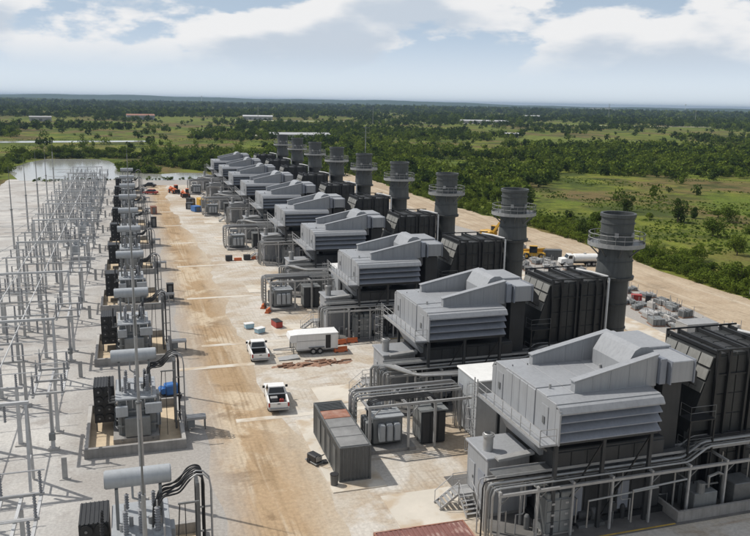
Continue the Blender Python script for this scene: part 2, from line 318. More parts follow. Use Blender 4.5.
strip('dirt_track', lf, rt, .016, M['backdirt'])
strip('concrete_lane', [(55.6, y) for y in ys3], [(59.3, y) for y in ys3], .018, M['slab'])
strip('concrete_lane', [(62.0, y) for y in ys3], [(66.2, y) for y in ys3], .018, M['slab'])
for i in range(9):
    k = i
    b = MB((13, 68+S*k, 0)); b.box(7.5 if k else 8.5, 21, 67.55+S*k, 68.35+S*k, 0.002, .022)
    struct('', b.build('duct_bank_cover', M['slab']))
b = MB((7, 83.6, 0)); b.box(4.4, 15, 83.1, 84.0, .002, .024); struct('', b.build('duct_bank_cover', M['slab']))
for k in range(10):
    b = MB((19.6, Y0+S*k, 0)); b.box(17.0, 22.6, Y0-.9+S*k, Y0+4.0+S*k, .002, .05); struct('', b.build('concrete_pad', M['slab']))
    b = MB((38, Y0+S*k, 0)); b.box(22.8, 53, Y0-5.6+S*k, Y0+5.6+S*k, .002, .07); struct('', b.build('unit_foundation_slab', M['slab_shaded']))
    b = MB((38, Y0-5.4+S*k, 0)); b.box(29.0, 36, Y0-5.5+S*k, Y0-5.35+S*k, .05, .076); struct('', b.build('painted_edge_line', M['yline']))
b = MB((15.8, 59.5, 0)); b.box(13.7, 18.0, 52.4, 66.6, .002, .09); struct('', b.build('concrete_pad', M['slab']))
# pond behind the yard
pond = [(-36,296),(-20,295),(-8,297),(3,299),(9,292),(20,293),(32,300),(30,318),(20,322),(12,316),(4,322),(-4,330),(-3,352),(-8,385),(-14,398),(-36,400),(-42,380),(-46,340)]
o = sheet('pond', [(x, y) for x, y in pond], .02, M['water'])
sheet('canal', [(-700,440),(-300,500),(-100,535),(0,552),(14,556),(12,572),(-100,556),(-300,522),(-700,470)], .04, M['water'])
sheet('far_lane', [(104,640),(116,640),(70,760),(62,756)], .03, M['slab'])
sheet('highway', [(150,1150),(600,1060),(1400,880),(1400,892),(600,1076),(150,1168)], .05, M['slab'])

# distant ridge
b = MB()
prev = None
for (dist, hmax, nm, sd_) in ((9000, 62, 'hills', 1.0), (5200, 22, 'hills', 2.4)):
    b = MB(); rows = []; na = 260
    for i in range(na+1):
        a = R(-60)+R(150)*i/na     # azimuth from +Y to +X
        h = hmax*(.55+.25*math.sin(a*5+sd_)+.12*math.sin(a*17+sd_*2)+.05*math.sin(a*61+sd_)+.05*random.random())*(1.15-.35*(a+1)/2.6)
        for dd, hh in ((dist*.94, 0.0), (dist*.97, h*.7), (dist, h), (dist*1.08, h*.8)): rows.append((dd*math.sin(a), dd*math.cos(a), hh))
    fs = [(i*4+j, (i+1)*4+j, (i+1)*4+j+1, i*4+j+1) for i in range(na) for j in range(3)]
    b.add(rows, fs); o = b.build(nm, M['leaf_dark']); o['kind'] = 'structure'


# ------------------------------------------------------------------ generating units (coordinates: X world, Y relative to the unit's centre line)
def rail(b, pts, h=1.05, r=.028, step=1.3):
    for z in (h, h*.55): b.tube([(p[0], p[1], p[2]+z) for p in pts], r, 5)
    for p, q in zip(pts[:-1], pts[1:]):
        p = Vector(p); q = Vector(q); n = max(1, int((q-p).length/step))
        for i in range(n+1):
            a = p.lerp(q, i/n); b.cyl(a, a+Vector((0,0,h)), r, n=5)
def make_house():
    B = (30.4, Y0, 0); t = thing('intake_filter_house', B, '', 'filter house', 'intake filter houses of the turbine row')
    mb = lambda: MB((30.4, 0, 0))
    x0, x1 = 26.3, 34.4; z0, z1 = 7.0, 9.72
    mb().box(x0+.06, x1, -4.44, 4.44, z0+.02, z1-.06).build('core', M['under'], t)
    # cladding on the near end: far bay with door, broad proud bay, near bay with door
    for q_ in range(4): mb().bbox(x0-.10, x0+.06, -1.75+q_*1.12, -1.75+q_*1.12+1.09, z0, z1, .025).build('wall_panel', M['house'], t)
    for a, c, pr in ((2.75, 4.5, .0), (-4.5, -1.78, .04)):
        p = mb().bbox(x0-pr, x0+.06, a, c, z0, z1, .03).build('wall_panel', M['house'], t)
        if pr != .10:
            dd = mb().box(x0-pr-.05, x0-pr-.002, (a+c)/2-.45, (a+c)/2+.45, z0+.15, z0+2.15).build('door', M['house'], p)
            mb().box(x0-pr-.11, x0-pr-.052, (a+c)/2-.12, (a+c)/2+.16, z0+.85, z0+1.35).build('door_window', M['galv_dk'], p)
    # roof sheets with dark gaps between them
    for a, c, dz in ((2.75, 4.5, .0), (-1.75, 2.70, .10), (-3.25, -1.80, .05)):
        for q_ in range(4): mb().bbox(x0-.03+q_*2.035, x0-.03+q_*2.035+2.0, a, c, z1-.05, z1+.05+dz, .025).build('roof_panel', M['house'], t)
    mb().prism([(-4.52, z1-.12), (-3.28, z1-.05), (-3.28, z1+.06), (-4.52, z1-.02)], 'x', x0, x1).build('roof_panel', M['house'], t)
    # weather hoods: four sloping blades on each long side
    for sgn in (-1, 1):
        for i in range(4):
            zz = z1-.08-i*.68; out = .52 if i else .62
            poly = [(sgn*4.44, zz), (sgn*(4.46+out), zz-.40), (sgn*(4.46+out), zz-.47), (sgn*(4.40+out), zz-.47), (sgn*4.44, zz-.10)]
            if i == 0: poly = [(sgn*4.44, zz+.02), (sgn*(4.46+out*.6), zz-.08), (sgn*(4.46+out), zz-.44), (sgn*(4.46+out), zz-.54), (sgn*(4.44+out*.55), zz-.20), (sgn*4.44, zz-.12)]
            mb().prism(poly, 'x', x0+.05 if i else x0-.02, x1-(.06 if i else 0)).build('weather_hood', M['house'] if i == 0 else M['house_dark'], t)
        mb().box(x0-.02, x0+.10, sgn*4.44-.02+(0 if sgn > 0 else -.55), sgn*4.44+.02+(.55 if sgn > 0 else 0), z0-.05, z1-.35).build('corner_post', M['house'], t)
    mb().box(x0, x1, -4.6, 4.6, z0-.22, z0-.01).build('floor_frame', M['under'], t)
    # two sloping baffle walls on the roof
    for yc in (-2.95, 2.95):
        wd = mb().prism([(28.4, z1+.0), (28.4, 10.55), (34.95, 11.95), (34.95, z1+.0)], 'y', yc-.26, yc+.26).build('sloping_baffle', M['house'], t)
        mb().prism([(28.3, 10.57), (28.3, 10.65), (35.0, 12.06), (35.0, 11.97)], 'y', yc-.31, yc+.31).build('cap_strip', M['house'], wd)
        for xx in (29.8, 31.2, 32.7, 34.1):
            mb().box(xx-.035, xx+.035, yc-.285, yc+.285, z1+.1, 10.55+(xx-28.4)*.2137).build('stiffener', M['house'], wd)
        mb().box(35.0, 35.5, yc-.55, yc+.55, 9.9, 11.75).build('end_plate', M['house_dark'], t)
    # crowned elbow duct between the baffles and the transition beyond
    mb().prism([(33.1, z1), (33.1, 11.0), (33.75, 12.05), (34.2, 12.28), (34.8, 12.28), (35.3, 11.95), (35.65, 11.3), (35.65, 8.6), (34.4, 8.6)], 'y', -2.2, 2.0).build('elbow_duct', M['house'], t)
    mb().bbox(35.75, 37.65, -3.7, -.9, 10.0, 11.55, .05).build('duct_box', M['house'], t)
    mb().bbox(35.75, 37.9, -.85, 3.2, 9.8, 11.75, .05).build('duct_box', M['house'], t)
    for xx in (35.72, 37.68): mb().box(xx-.05, xx+.05, -3.8, -.8, 9.9, 11.62).build('flange', M['house_dark'], t)
    mb().box(35.8, 37.4, -2.9, 2.6, 4.6, 9.75).build('downcomer', M['under'], t)
    mb().prism([(37.95, 9.9), (37.95, 11.5), (39.3, 10.0), (39.3, 8.9)], 'y', -2.2, 2.2).build('link_duct', M['under'], t)
    # intake plenum hanging below the near end
    mb().prism([(25.7, 6.6), (27.6, 6.6), (27.6, 5.0), (26.6, 5.0)], 'y', -2.2, 2.9).build('plenum_hopper', M['house'], t)
    # walkway along the near end
    wk = mb().box(24.9, 26.2, -5.0, 4.6, z0+.0, z0+.14).build('walkway', M['house'], t)
    b = mb(); rail(b, [(26.15, -4.95, z0+.14), (24.95, -4.95, z0+.14), (24.95, 4.55, z0+.14)]); b.build('handrail', M['galv'], wk)
    b = mb(); b.box(24.93, 24.97, -4.95, 4.55, z0+.15, z0+.30); b.build('toe_board', M['galv'], wk)
    for yy in (-3.4, 0, 3.4): mb().beam((25.0, yy, z0-.02), (26.4, yy, z0-1.1), .12).build('bracket', M['galv_dk'], wk)
    for xx in (26.6, 30.3, 34.1):
        for yy in (-4.3, 4.3): mb().box(xx-.12, xx+.12, yy-.12, yy+.12, .05, z0-.24).build('column', M['under'], t)
    for xa, xb in ((26.6, 30.3), (30.3, 34.1)):
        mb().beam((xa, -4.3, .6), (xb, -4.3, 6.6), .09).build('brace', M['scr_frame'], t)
    # caged access ladder at the walkway's far corner
    ld = mb(); 
    for yy in (4.75, 5.25): ld.box(24.9, 24.98, yy-.04, yy+.04, .05, 8.3)
    for i in range(26): ld.box(24.92, 24.96, 4.75, 5.25, .3+i*.3, .34+i*.3)
    l_ = ld.build('ladder', M['galv'], t)
    cg = mb()
    for i in range(7): cg.tube([(24.94, 4.7, 2.4+i*.9), (24.5, 4.68, 2.4+i*.9), (24.2, 5.0, 2.4+i*.9), (24.5, 5.32, 2.4+i*.9), (24.94, 5.3, 2.4+i*.9)], .025, 4)
    for p in ((24.5, 4.68), (24.2, 5.0), (24.5, 5.32)): cg.cyl((p[0], p[1], 2.4), (p[0], p[1], 8.0), .02, n=4)
    cg.build('safety_cage', M['galv'], l_)
    for xx, yy in ((27.2, -2.0), (33.0, .8)): mb().cyl((xx, yy, z1+.1), (xx, yy, z1+.42), .09).build('roof_vent', M['galv'], t)
    b = mb()
    for i in range(6): b.box(26.9+i*1.25, 26.96+i*1.25, 3.0, 3.06, z1+.0, z1+.18)
    b.build('lifting_lugs', M['galv_dk'], t)
    return t
def make_turbine():
    t = thing('turbine_enclosure', (30.8, Y0, 0), '', 'turbine enclosure', 'turbine enclosures under the filter houses')
    mb = lambda: MB((30.8, 0, 0))
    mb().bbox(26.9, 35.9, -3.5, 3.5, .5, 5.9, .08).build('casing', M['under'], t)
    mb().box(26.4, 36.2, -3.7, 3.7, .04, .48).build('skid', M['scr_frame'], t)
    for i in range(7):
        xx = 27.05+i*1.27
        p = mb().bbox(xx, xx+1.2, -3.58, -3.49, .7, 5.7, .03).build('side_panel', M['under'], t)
        if i in (1, 4): mb().box(xx+.15, xx+1.05, -3.63, -3.582, .8, 2.9).build('door', M['house_dark'], p)
    mb().bbox(28.2, 31.5, -2.4, 2.4, 5.9, 6.55, .05).build('inlet_collar', M['under'], t)
    mb().cyl((33.4, -1.2, 5.88), (33.4, -1.2, 6.6), .45, n=14).build('vent_fan', M['house_dark'], t)
    b = mb()
    for i in range(5): b.tube([(27.3+i*.35, -4.0, .5), (27.3+i*.35, -4.0, 1.5+.2*i), (27.3+i*.35, -3.55, 1.5+.2*i)], .06, 6)
    b.build('lube_pipes', M['pipe'], t)
    # generator end
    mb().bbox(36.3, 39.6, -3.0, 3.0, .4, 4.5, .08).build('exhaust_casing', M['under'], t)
    return t
def make_scr():
    t = thing('catalyst_housing', (43.4, Y0, 0), '', 'catalyst housing', 'dark catalyst housings beside the stacks')
    mb = lambda: MB((43.4, 0, 0))
    x0, x1, y0, y1, z1 = 40.45, 46.6, -2.6, 2.7, 11.3
    mb().box(x0, x1, y0, y1, .07, z1).build('casing', M['scr'], t)
    # cladding panels, near side and top
    xs = [x0+.06, 41.5, 42.4, 43.75, 44.65, 45.7, x1-.04]; zs = [.3, 1.9, 3.5, 5.1, 6.7, 8.3, 9.8, z1-.08]
    for i in range(6):
        for j in range(7):
            mb().bbox(xs[i]+.04, xs[i+1]-.04, y0-.08, y0-.002, zs[j]+.035, zs[j+1]-.035, .02).build('cladding_panel', M['scr'], t)
    ysx = [y0, -1.27, .05, 1.37, y1]
    for i in range(6):
        for j in range(4):
            mb().bbox(xs[i]+.05, xs[i+1]-.05, ysx[j]+.05, ysx[j+1]-.05, z1+.002, z1+.08, .02).build('roof_panel', M['scr'] if (i+j)%3 else M['under'], t)
    # outer ring frames: double at three places
    for xx in (40.5, 41.55, 43.3, 43.8, 45.6, 46.45):
        fr = mb().box(xx-.09, xx+.09, y0-.34, y0-.09, .07, z1+.36).build('ring_frame', M['scr_frame'], t)
        mb().box(xx-.09, xx+.09, y0-.08, y1+.3, z1+.10, z1+.36).build('top_beam', M['scr_frame'], fr)
        mb().box(xx-.09, xx+.09, y1+.05, y1+.3, .07, z1+.09).build('rear_leg', M['scr_frame'], fr)
    for zz in (5.1, 9.8): mb().box(x0-.02, x1, y0-.20, y0-.085, zz-.07, zz+.07).build('girt', M['scr_frame'], t)
    for yy in (y0-.2, y1+.16): mb().box(x0-.1, x1+.5, yy-.06, yy+.06, z1+.38, z1+.5).build('roof_rail', M['scr_frame'], t)
    # sloping inlet face with a grid of pale lagged panels
    mb().prism([(39.5, 8.35), (x0-.01, 11.2), (x0-.01, 5.5), (38.6, 5.5)], 'y', y0, y1).build('inlet_transition', M['scr'], t)
    A = Vector((39.46, 0, 8.4)); C = Vector((x0-.06, 0, 11.22)); nrm = Vector((-(C.z-A.z), 0, C.x-A.x)).normalized()
    for i in range(3):
        for j in range(4):
            a = A.lerp(C, i/3+.03); c_ = A.lerp(C, (i+1)/3-.03); ya = y0+(y1-y0)*(j/4)+.06; yb = y0+(y1-y0)*((j+1)/4)-.06
            q = [Vector((a.x, ya, a.z)), Vector((a.x, yb, a.z)), Vector((c_.x, yb, c_.z)), Vector((c_.x, ya, c_.z))]
            b = mb(); b.add([p+nrm*.003 for p in q]+[p+nrm*.09 for p in q], [(0,1,2,3),(4,7,6,5),(0,4,5,1),(1,5,6,2),(2,6,7,3),(3,7,4,0)]); b.build('lagging_panel', M['scr_pale'], t)
    mb().prism([(38.6, 5.5), (x0-.02, 5.5), (x0-.02, .5), (38.9, .5)], 'y', y0+.3, y1-.3).build('inlet_duct', M['scr'], t)
    for yy in (-1.9, -1.0, 0): mb().box(39.0, 40.4, -3.4+yy*.0-.9, -3.3-.9, 2+yy, 2.1+yy).build('pipe_shelf', M['galv_dk'], t) if yy == 0 else None
    # service platform and small equipment in front of the inlet
    for z_ in (4.4, 6.9):
        pf = mb().box(37.7, 39.9, -3.9, -2.7, z_, z_+.08).build('service_platform', M['scr_frame'], t)
        b = mb(); rail(b, [(37.7, -2.75, z_+.08), (37.7, -3.87, z_+.08), (39.85, -3.87, z_+.08)], r=.02); b.build('handrail', M['galv_dk'], pf)
    for xx in (37.75, 39.85): mb().box(xx-.06, xx+.06, -3.9, -3.78, .06, 6.88).build('post', M['scr_frame'], t)
    # pale vent pipe at the stack corner
    mb().tube([(46.95, -2.85, .1), (46.95, -2.85, 11.55), (46.9, -2.7, 11.75), (46.0, -1.2, 11.95), (45.2, .6, 11.95)], .13, 8).build('vent_pipe', M['bus'], t, smooth=True)
    return t
def make_stack():
    t = thing('exhaust_stack', (49.45, Y0, 0), '', 'stack', 'exhaust stacks of the turbine row')
    c = (49.45, 0, 0); mb = lambda: MB(c)
    mb().lathe(c, [(1.55, .06), (1.58, 11.0)], 32).build('lower_shell', M['stack_low'], t, smooth=True)
    for z in (2.8, 5.5, 8.2): mb().lathe(c, [(1.56, z), (1.67, z), (1.67, z+.1), (1.56, z+.1)], 32).build('stiffening_ring', M['stack_low'], t)
    mb().lathe(c, [(1.57, 10.9), (2.08, 10.95), (2.12, 11.25), (1.9, 11.3)], 32).build('flange', M['stack_low'], t)
    mb().lathe(c, [(1.92, 11.3), (1.85, 12.6), (1.70, 14.3), (1.70, 17.55), (1.86, 17.6), (1.86, 17.95), (1.62, 17.95), (1.60, 14)], 32).build('upper_shell', M['stack'], t, smooth=True)
    for z in (12.9, 15.9, 16.9): mb().lathe(c, [(1.71+(.13 if z < 13 else 0), z), (1.80+(.11 if z < 13 else 0), z), (1.80+(.11 if z < 13 else 0), z+.08), (1.71+(.13 if z < 13 else 0), z+.08)], 32).build('stiffening_ring', M['stack'], t)
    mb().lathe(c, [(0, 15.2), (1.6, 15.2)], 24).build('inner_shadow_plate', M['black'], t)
    pf = mb().lathe(c, [(1.75, 14.55), (2.95, 14.55), (2.95, 14.75), (1.75, 14.75), (1.75, 14.55)], 28).build('platform', M['galv_dk'], t)
    b = mb(); n = 20
    P = [(49.45+2.9*math.cos(2*math.pi*i/n), 2.9*math.sin(2*math.pi*i/n), 14.75) for i in range(n+1)]
    rail(b, P, 1.1, .03, 9); b.build('handrail', M['galv'], pf)
    mb().lathe(c, [(2.95, 14.5), (2.98, 14.5), (2.98, 14.92), (2.95, 14.92)], 28).build('toe_board', M['galv'], pf)
    for i in range(8):
        a = 2*math.pi*(i+.5)/8; u = Vector((math.cos(a), math.sin(a), 0)); mb().beam(Vector(c)+u*1.7+Vector((0,0,13.4)), Vector(c)+u*2.85+Vector((0,0,14.5)), .09, .14).build('bracket', M['galv_dk'], pf)
    for a in (235, 300): 
        u = Vector((math.cos(R(a)), math.sin(R(a)), 0)); v = Vector((-u.y, u.x, 0))
        b = mb(); q = [Vector(c)+u*r_+v*s_+Vector((0,0,z)) for r_ in (1.66, 1.86) for s_, z in ((-.2, 15.55), (.2, 15.55), (.2, 16.0), (-.2, 16.0))]
        b.add(q, [(0,3,2,1),(4,5,6,7),(0,1,5,4),(1,2,6,5),(2,3,7,6),(3,0,4,7)]); b.build('test_port', M['galv'], t)
    b = mb()
    for s_ in (-.22, .22): b.box(49.45+s_-.03, 49.45+s_+.03, 1.95, 2.0, 1.0, 15.8)
    for i in range(36): b.box(49.23, 49.67, 1.96, 1.99, 1.2+i*.4, 1.24+i*.4)
    b.build('ladder', M['galv_dk'], t)
    return t
def make_cabin():
    t = thing('control_cabin', (24.8, Y0+.6, 0), '', 'control cabin', 'control cabins in front of the filter houses')
    mb = lambda: MB((24.8, .6, 0))
    mb().bbox(23.2, 26.5, -1.1, 2.3, .35, 4.55, .04).build('wall', M['house'], t)
    mb().bbox(23.05, 26.65, -1.25, 2.45, 4.56, 4.72, .04).build('roof', M['house'], t)
    mb().box(23.3, 26.4, -1.0, 2.2, .06, .34).build('plinth', M['conc_dk'], t)
    ex = mb().lathe((23.75, .1, 0), [(.36, 4.7), (.36, 6.0), (.30, 6.05), (.30, 5.3)], 16).build('exhaust_pipe', M['galv'], t, smooth=True)
    mb().lathe((23.75, .1, 0), [(.40, 5.78), (.44, 5.78), (.44, 5.95), (.40, 5.95)], 16).build('collar', M['galv'], ex)
    dr = mb().box(23.13, 23.195, .9, 1.85, 1.25, 3.35).build('door', M['house'], t)
    mb().box(23.08, 23.125, 1.0, 1.12, 2.2, 2.4).build('handle', M['galv_dk'], dr)
    mb().box(23.14, 23.195, -.7, .3, 2.4, 3.3).build('louvre_vent', M['house_dark'], t)
    mb().bbox(26.55, 27.6, -1.0, 1.0, 1.2, 2.4, .04).build('air_conditioner', M['house_dark'], t)
    mb().prism([(23.6, 4.75), (24.4, 4.75), (26.4, 4.95), (26.4, 5.1), (23.6, 4.9)], 'y', -1.9, -1.3).build('cable_tray', M['galv'], t)
    st = mb().box(21.9, 23.12, .7, 2.0, 1.1, 1.2).build('landing', M['galv'], t)
    for i in range(5): mb().box(21.95, 22.9, .7-.27*(i+1), .7-.27*i-.02, 1.1-.2*(i+1)+.14, 1.1-.2*(i+1)+.19).build('tread', M['galv'], st)
    for i in range(5): mb().box(21.9-.27*(i+1), 21.9-.27*i-.02, .85, 1.9, 1.1-.2*(i+1)+.14, 1.1-.2*(i+1)+.19).build('tread', M['galv'], st)
    b = mb()
    for xx in (21.93, 22.93): b.beam((xx, .7, 1.1), (xx, -.75, .1), .05, .18); b.tube([(xx, .7, 2.1), (xx, -.75, 1.05)], .03, 5); b.cyl((xx, -.72, .07), (xx, -.72, 1.07), .03, n=5)
    for yy in (.83, 1.93): b.beam((21.9, yy, 1.1), (20.5, yy, .1), .05, .18); b.tube([(21.9, yy, 2.1), (20.5, yy, 1.05)], .03, 5); b.cyl((20.55, yy, .07), (20.55, yy, 1.07), .03, n=5)
    b.build('stair_stringer', M['galv'], st)
    b = mb(); rail(b, [(23.1, 1.97, 1.2), (21.93, 1.97, 1.2)], 1.0); rail(b, [(21.93, .83, 1.2), (21.93, .72, 1.2)], 1.0); b.build('handrail', M['galv'], st)
    for xx, yy in ((21.95, .75), (21.95, 1.95), (23.0, 1.95)): mb().box(xx-.04, xx+.04, yy-.04, yy+.04, .06, 1.1).build('post', M['galv'], st)
    return t
def make_rack():
    t = thing('pipe_rack', (33, Y0-3.4, 0), '', 'pipe rack', 'pipe racks in front of the units')
    mb = lambda: MB((33, -3.4, 0)); ya, yb, zt = -4.7, -2.5, 4.0
    for i, xx in enumerate((22.4, 25.2, 27.9, 31.0, 34.2, 37.4, 40.6, 44.0)):
        for yy in (ya, yb):
            mb().box(xx-.075, xx+.075, yy-.075, yy+.075, .06, zt-.12).build('column', M['galv'], t)
        mb().box(xx-.08, xx+.08, ya-.1, yb+.1, zt-.10, zt+.06).build('cross_beam', M['galv'], t)
        if i < 7:
            mb().beam((xx, ya-.02, zt-.9), (xx+.85, ya-.02, zt-.14), .07).build('knee_brace', M['galv_dk'], t)
            mb().beam((xx, yb, zt-.9), (xx+.85, yb, zt-.14), .07).build('knee_brace', M['galv_dk'], t)
    for yy in (ya, yb): mb().box(22.3, 44.2, yy-.10, yy+.10, zt-.32, zt-.13).build('long_beam', M['galv'], t)
    for k, (yy, r, mm, drop) in enumerate(((-4.45, .075, 'pipe', 1), (-4.1, .05, 'galv_dk', 1), (-3.75, .11, 'pipe', 1), (-3.4, .05, 'galv_dk', 0), (-3.15, .06, 'black', 1), (-2.85, .07, 'black', 0), (-2.6, .05, 'galv', 1))):
        z = zt+.08+r; e = .5
        pts = [(44.3, yy, z+1.0), (39.3, yy, z+1.0), (38.9, yy, z+.9), (37.6, yy, z+.1), (37.2, yy, z)]
        if drop: xx = 22.0-k*.03; pts += [(xx+e, yy, z), (xx+.12, yy, z-.1), (xx, yy, z-e), (xx, yy, .06)]
        else: pts += [(23.3, yy, z)]
        mb().tube(pts, r, 8).build('pipe', M[mm], t, smooth=True)
    tr = mb().box(22.6, 43.5, -3.62, -2.55, zt+.50, zt+.54).build('cable_tray', M['galv_dk'], t)
    for yy in (-3.62, -2.55): mb().box(22.6, 43.5, yy-.02, yy+.02, zt+.46, zt+.66).build('tray_side', M['galv'], tr)
    for i in range(8): mb().cyl((23+i*2.8, -3.1, zt), (23+i*2.8, -3.1, zt+.5), .04, n=5).build('tray_support', M['galv_dk'], tr)
    r_ = random.Random(21)
    for i in range(16):     # drops and small vessels crowding the space under the rack
        xx = 23.4+i*1.3+r_.uniform(-.3, .3); yy = r_.uniform(-4.4, -2.7); zz = r_.uniform(.8, 2.2); jx = r_.choice([-.6, .5, .8])
        mb().tube([(xx, yy, zt-.1), (xx, yy, zz+.1), (xx+jx*.15, yy, zz), (xx+jx, yy, zz), (xx+jx, yy, .08)], r_.uniform(.025, .055), 6).build('drop_pipe', M[r_.choice(['galv', 'galv_dk', 'black', 'pipe'])], t)
        if i % 3 == 1: mb().lathe((xx+.5, yy+.4, 0), [(.0, .08), (.2, .1), (.2, 1.0), (.12, 1.15), (0, 1.18)], 10).build('vessel', M[r_.choice(['under', 'galv_dk', 'xfmr'])], t)
        if i % 4 == 2: mb().bbox(xx+.2, xx+.7, yy-.15, yy+.15, 1.1, 1.7, .03).build('valve_box', M['under'], t)
    # pale small-bore lines below the rack
    for dy, x_0, x_1, zz in ((-4.95, 29.0, 34.6, 2.6), (-5.15, 32.4, 36.8, 3.0)):
        mb().tube([(x_0, dy, .6), (x_0, dy, zz), (x_1, dy, zz+.25), (x_1, dy+1.2, zz+.25), (x_1, dy+1.2, .3)], .075, 7).build('service_pipe', M['pipe'], t, smooth=True)
    return t
def make_switchbox():
    t = thing('switch_cabinet', (27.2, Y0-3.6, 0), '', 'cabinet', 'grey cabinets under the pipe racks')
    mb = lambda: MB((27.2, -3.6, 0))
    mb().bbox(26.1, 28.3, -4.35, -2.8, .2, 2.75, .04).build('body', M['xfmr'], t)
    mb().box(26.0, 28.4, -4.4, -2.75, .06, .195).build('plinth', M['conc_dk'], t)
    for i in range(2):
        for j in range(3):
            p = mb().bbox(26.16+i*1.06, 27.14+i*1.06, -4.42, -4.352, .28+j*.82, 1.04+j*.82, .02).build('door', M['xfmr'], t)
            mb().box(26.5+i*1.06, 26.75+i*1.06, -4.45, -4.424, .7+j*.82, .85+j*.82).build('name_plate', M['galv'], p)
    for i in range(2): mb().bbox(26.2+i*1.1, 27.15+i*1.1, -4.3, -2.9, 2.76, 3.15, .06).build('cooling_hood', M['xfmr'], t)
    return t
def make_skid():
    t = thing('pump_skid', (30, Y0-3.5, 0), '', 'pump skid', 'pump skids under the pipe racks')
    mb = lambda: MB((30, -3.5, 0))
    mb().box(28.9, 31.0, -4.2, -2.9, .06, .3).build('base_frame', M['galv_dk'], t)
    mb().cyl((29.1, -3.5, .75), (30.1, -3.5, .75), .36, n=14).build('motor', M['under'], t)
    mb().cyl((30.15, -3.5, .75), (30.5, -3.5, .75), .5, n=14).build('pump', M['galv_dk'], t)
    mb().tube([(30.5, -3.5, .75), (30.9, -3.5, .75), (30.95, -3.5, 1.0), (30.95, -3.5, 2.2), (30.95, -2.9, 2.4)], .1, 8).build('discharge_pipe', M['pipe'], t)
    mb().cyl((29.3, -3.05, .3), (29.3, -3.05, 1.5), .16, n=10).build('filter_vessel', M['blue'], t)
    return t
def make_bund2():
    t = thing('equipment_bund', (39.5, Y0-4.3, 0), '', 'bund', 'low walled bunds beside the pipe racks')
    mb = lambda: MB((39.5, -4.3, 0))
    for a in ((36.4, 44.6, -5.35, -5.15), (36.4, 44.6, -2.3, -2.1)): mb().box(a[0], a[1], a[2], a[3], .06, .85).build('wall', M['conc_dk'], t)
    mb().box(36.2, 36.39, -5.35, -2.1, .06, .85).build('wall', M['conc_dk'], t)
    mb().bbox(38.0, 40.0, -4.8, -3.0, .1, 1.7, .05).build('pump_housing', M['xfmr'], t)
    mb().cyl((38.6, -4.6, 1.7), (38.6, -4.6, 2.5), .3, n=12).build('motor', M['galv_dk'], t)
    mb().tube([(39.6, -4.2, 1.72), (39.6, -4.2, 2.6), (40.4, -4.2, 2.8), (40.9, -4.2, 2.6), (40.9, -4.2, .2)], .12, 8).build('pipe', M['pipe'], t)
    mb().bbox(41.5, 43.4, -4.8, -3.2, .1, 2.0, .05).build('dosing_tank', M['galv_dk'], t)
    return t
protos = [(make_house(), '{o} intake filter house from the camera, grey panels, louvre hoods, two sloping baffles'),
          (make_turbine(), '{o} dark turbine enclosure from the camera, in shade below its filter house'),
          (make_scr(), '{o} charcoal ribbed catalyst housing from the camera, with pale sloping panel grid'),
          (make_stack(), None),
          (make_cabin(), '{o} grey control cabin from the camera, with short exhaust pipe and stair'),
          (make_rack(), '{o} pipe rack from the camera, galvanised frame carrying pipes toward its unit'),
          (make_switchbox(), '{o} grey six-door cabinet from the camera, standing under a pipe rack'),
          (make_skid(), '{o} small pump skid with blue filter from the camera, under a pipe rack'),
          (make_bund2(), '{o} low concrete bund with pumps from the camera, right end of a pipe rack')]
for p, lab in protos:
    nm = p.name.split('.')[0]
    for k in range(10):
        if k == 0: q = p
        else:
            if nm in ('equipment_bund', 'pump_skid') and k > 3: continue
            q = copy_tree(p, None, (0, S*k, 0))
        if lab: q['label'] = lab.format(o=ORD[k])
        else: q['label'] = 'grey exhaust stack of the nearest unit, mostly outside the right edge' if k == 0 else '%s dark grey exhaust stack from the right, with ring platform near its top' % ORD[k-1]

# auxiliary transformers in steel frames, every second unit
def make_aux():
    t = thing('auxiliary_transformer', (20.1, 59.7, 0), '', 'transformer', 'auxiliary transformers in steel frames')
    mb = lambda: MB((20.1, 59.7, 0))
    mb().box(18.0, 22.4, 57.9, 61.8, .01, .32).build('plinth', M['conc_dk'], t)
    mb().bbox(18.9, 21.5, 58.9, 61.2, .5, 2.75, .06).build('tank', M['xfmr'], t)
    mb().box(18.8, 21.6, 58.8, 61.3, 2.76, 2.86).build('lid', M['xfmr_lt'], t)
    for i in range(3): mb().bbox(19.25+i*.68, 19.8+i*.68, 58.3, 58.88, .9, 2.35, .08).build('radiator', M['xfmr_lt'], t)
    for i in range(3): mb().bbox(18.35, 18.86, 59.1+i*.7, 59.65+i*.7, .8, 2.4, .08).build('radiator', M['xfmr'], t)
    for i in range(3): mb().lathe((19.5+i*.7, 60.6, 0), [(.09, 2.86), (.16, 2.95), (.09, 3.05), (.16, 3.15), (.09, 3.25), (.14, 3.35), (.04, 3.6)], 10).build('bushing', M['porcelain'], t)
    mb().cyl((18.9, 61.0, 3.35), (20.4, 61.0, 3.35), .28, n=14).build('conservator', M['xfmr_lt'], t, smooth=True)
    return t
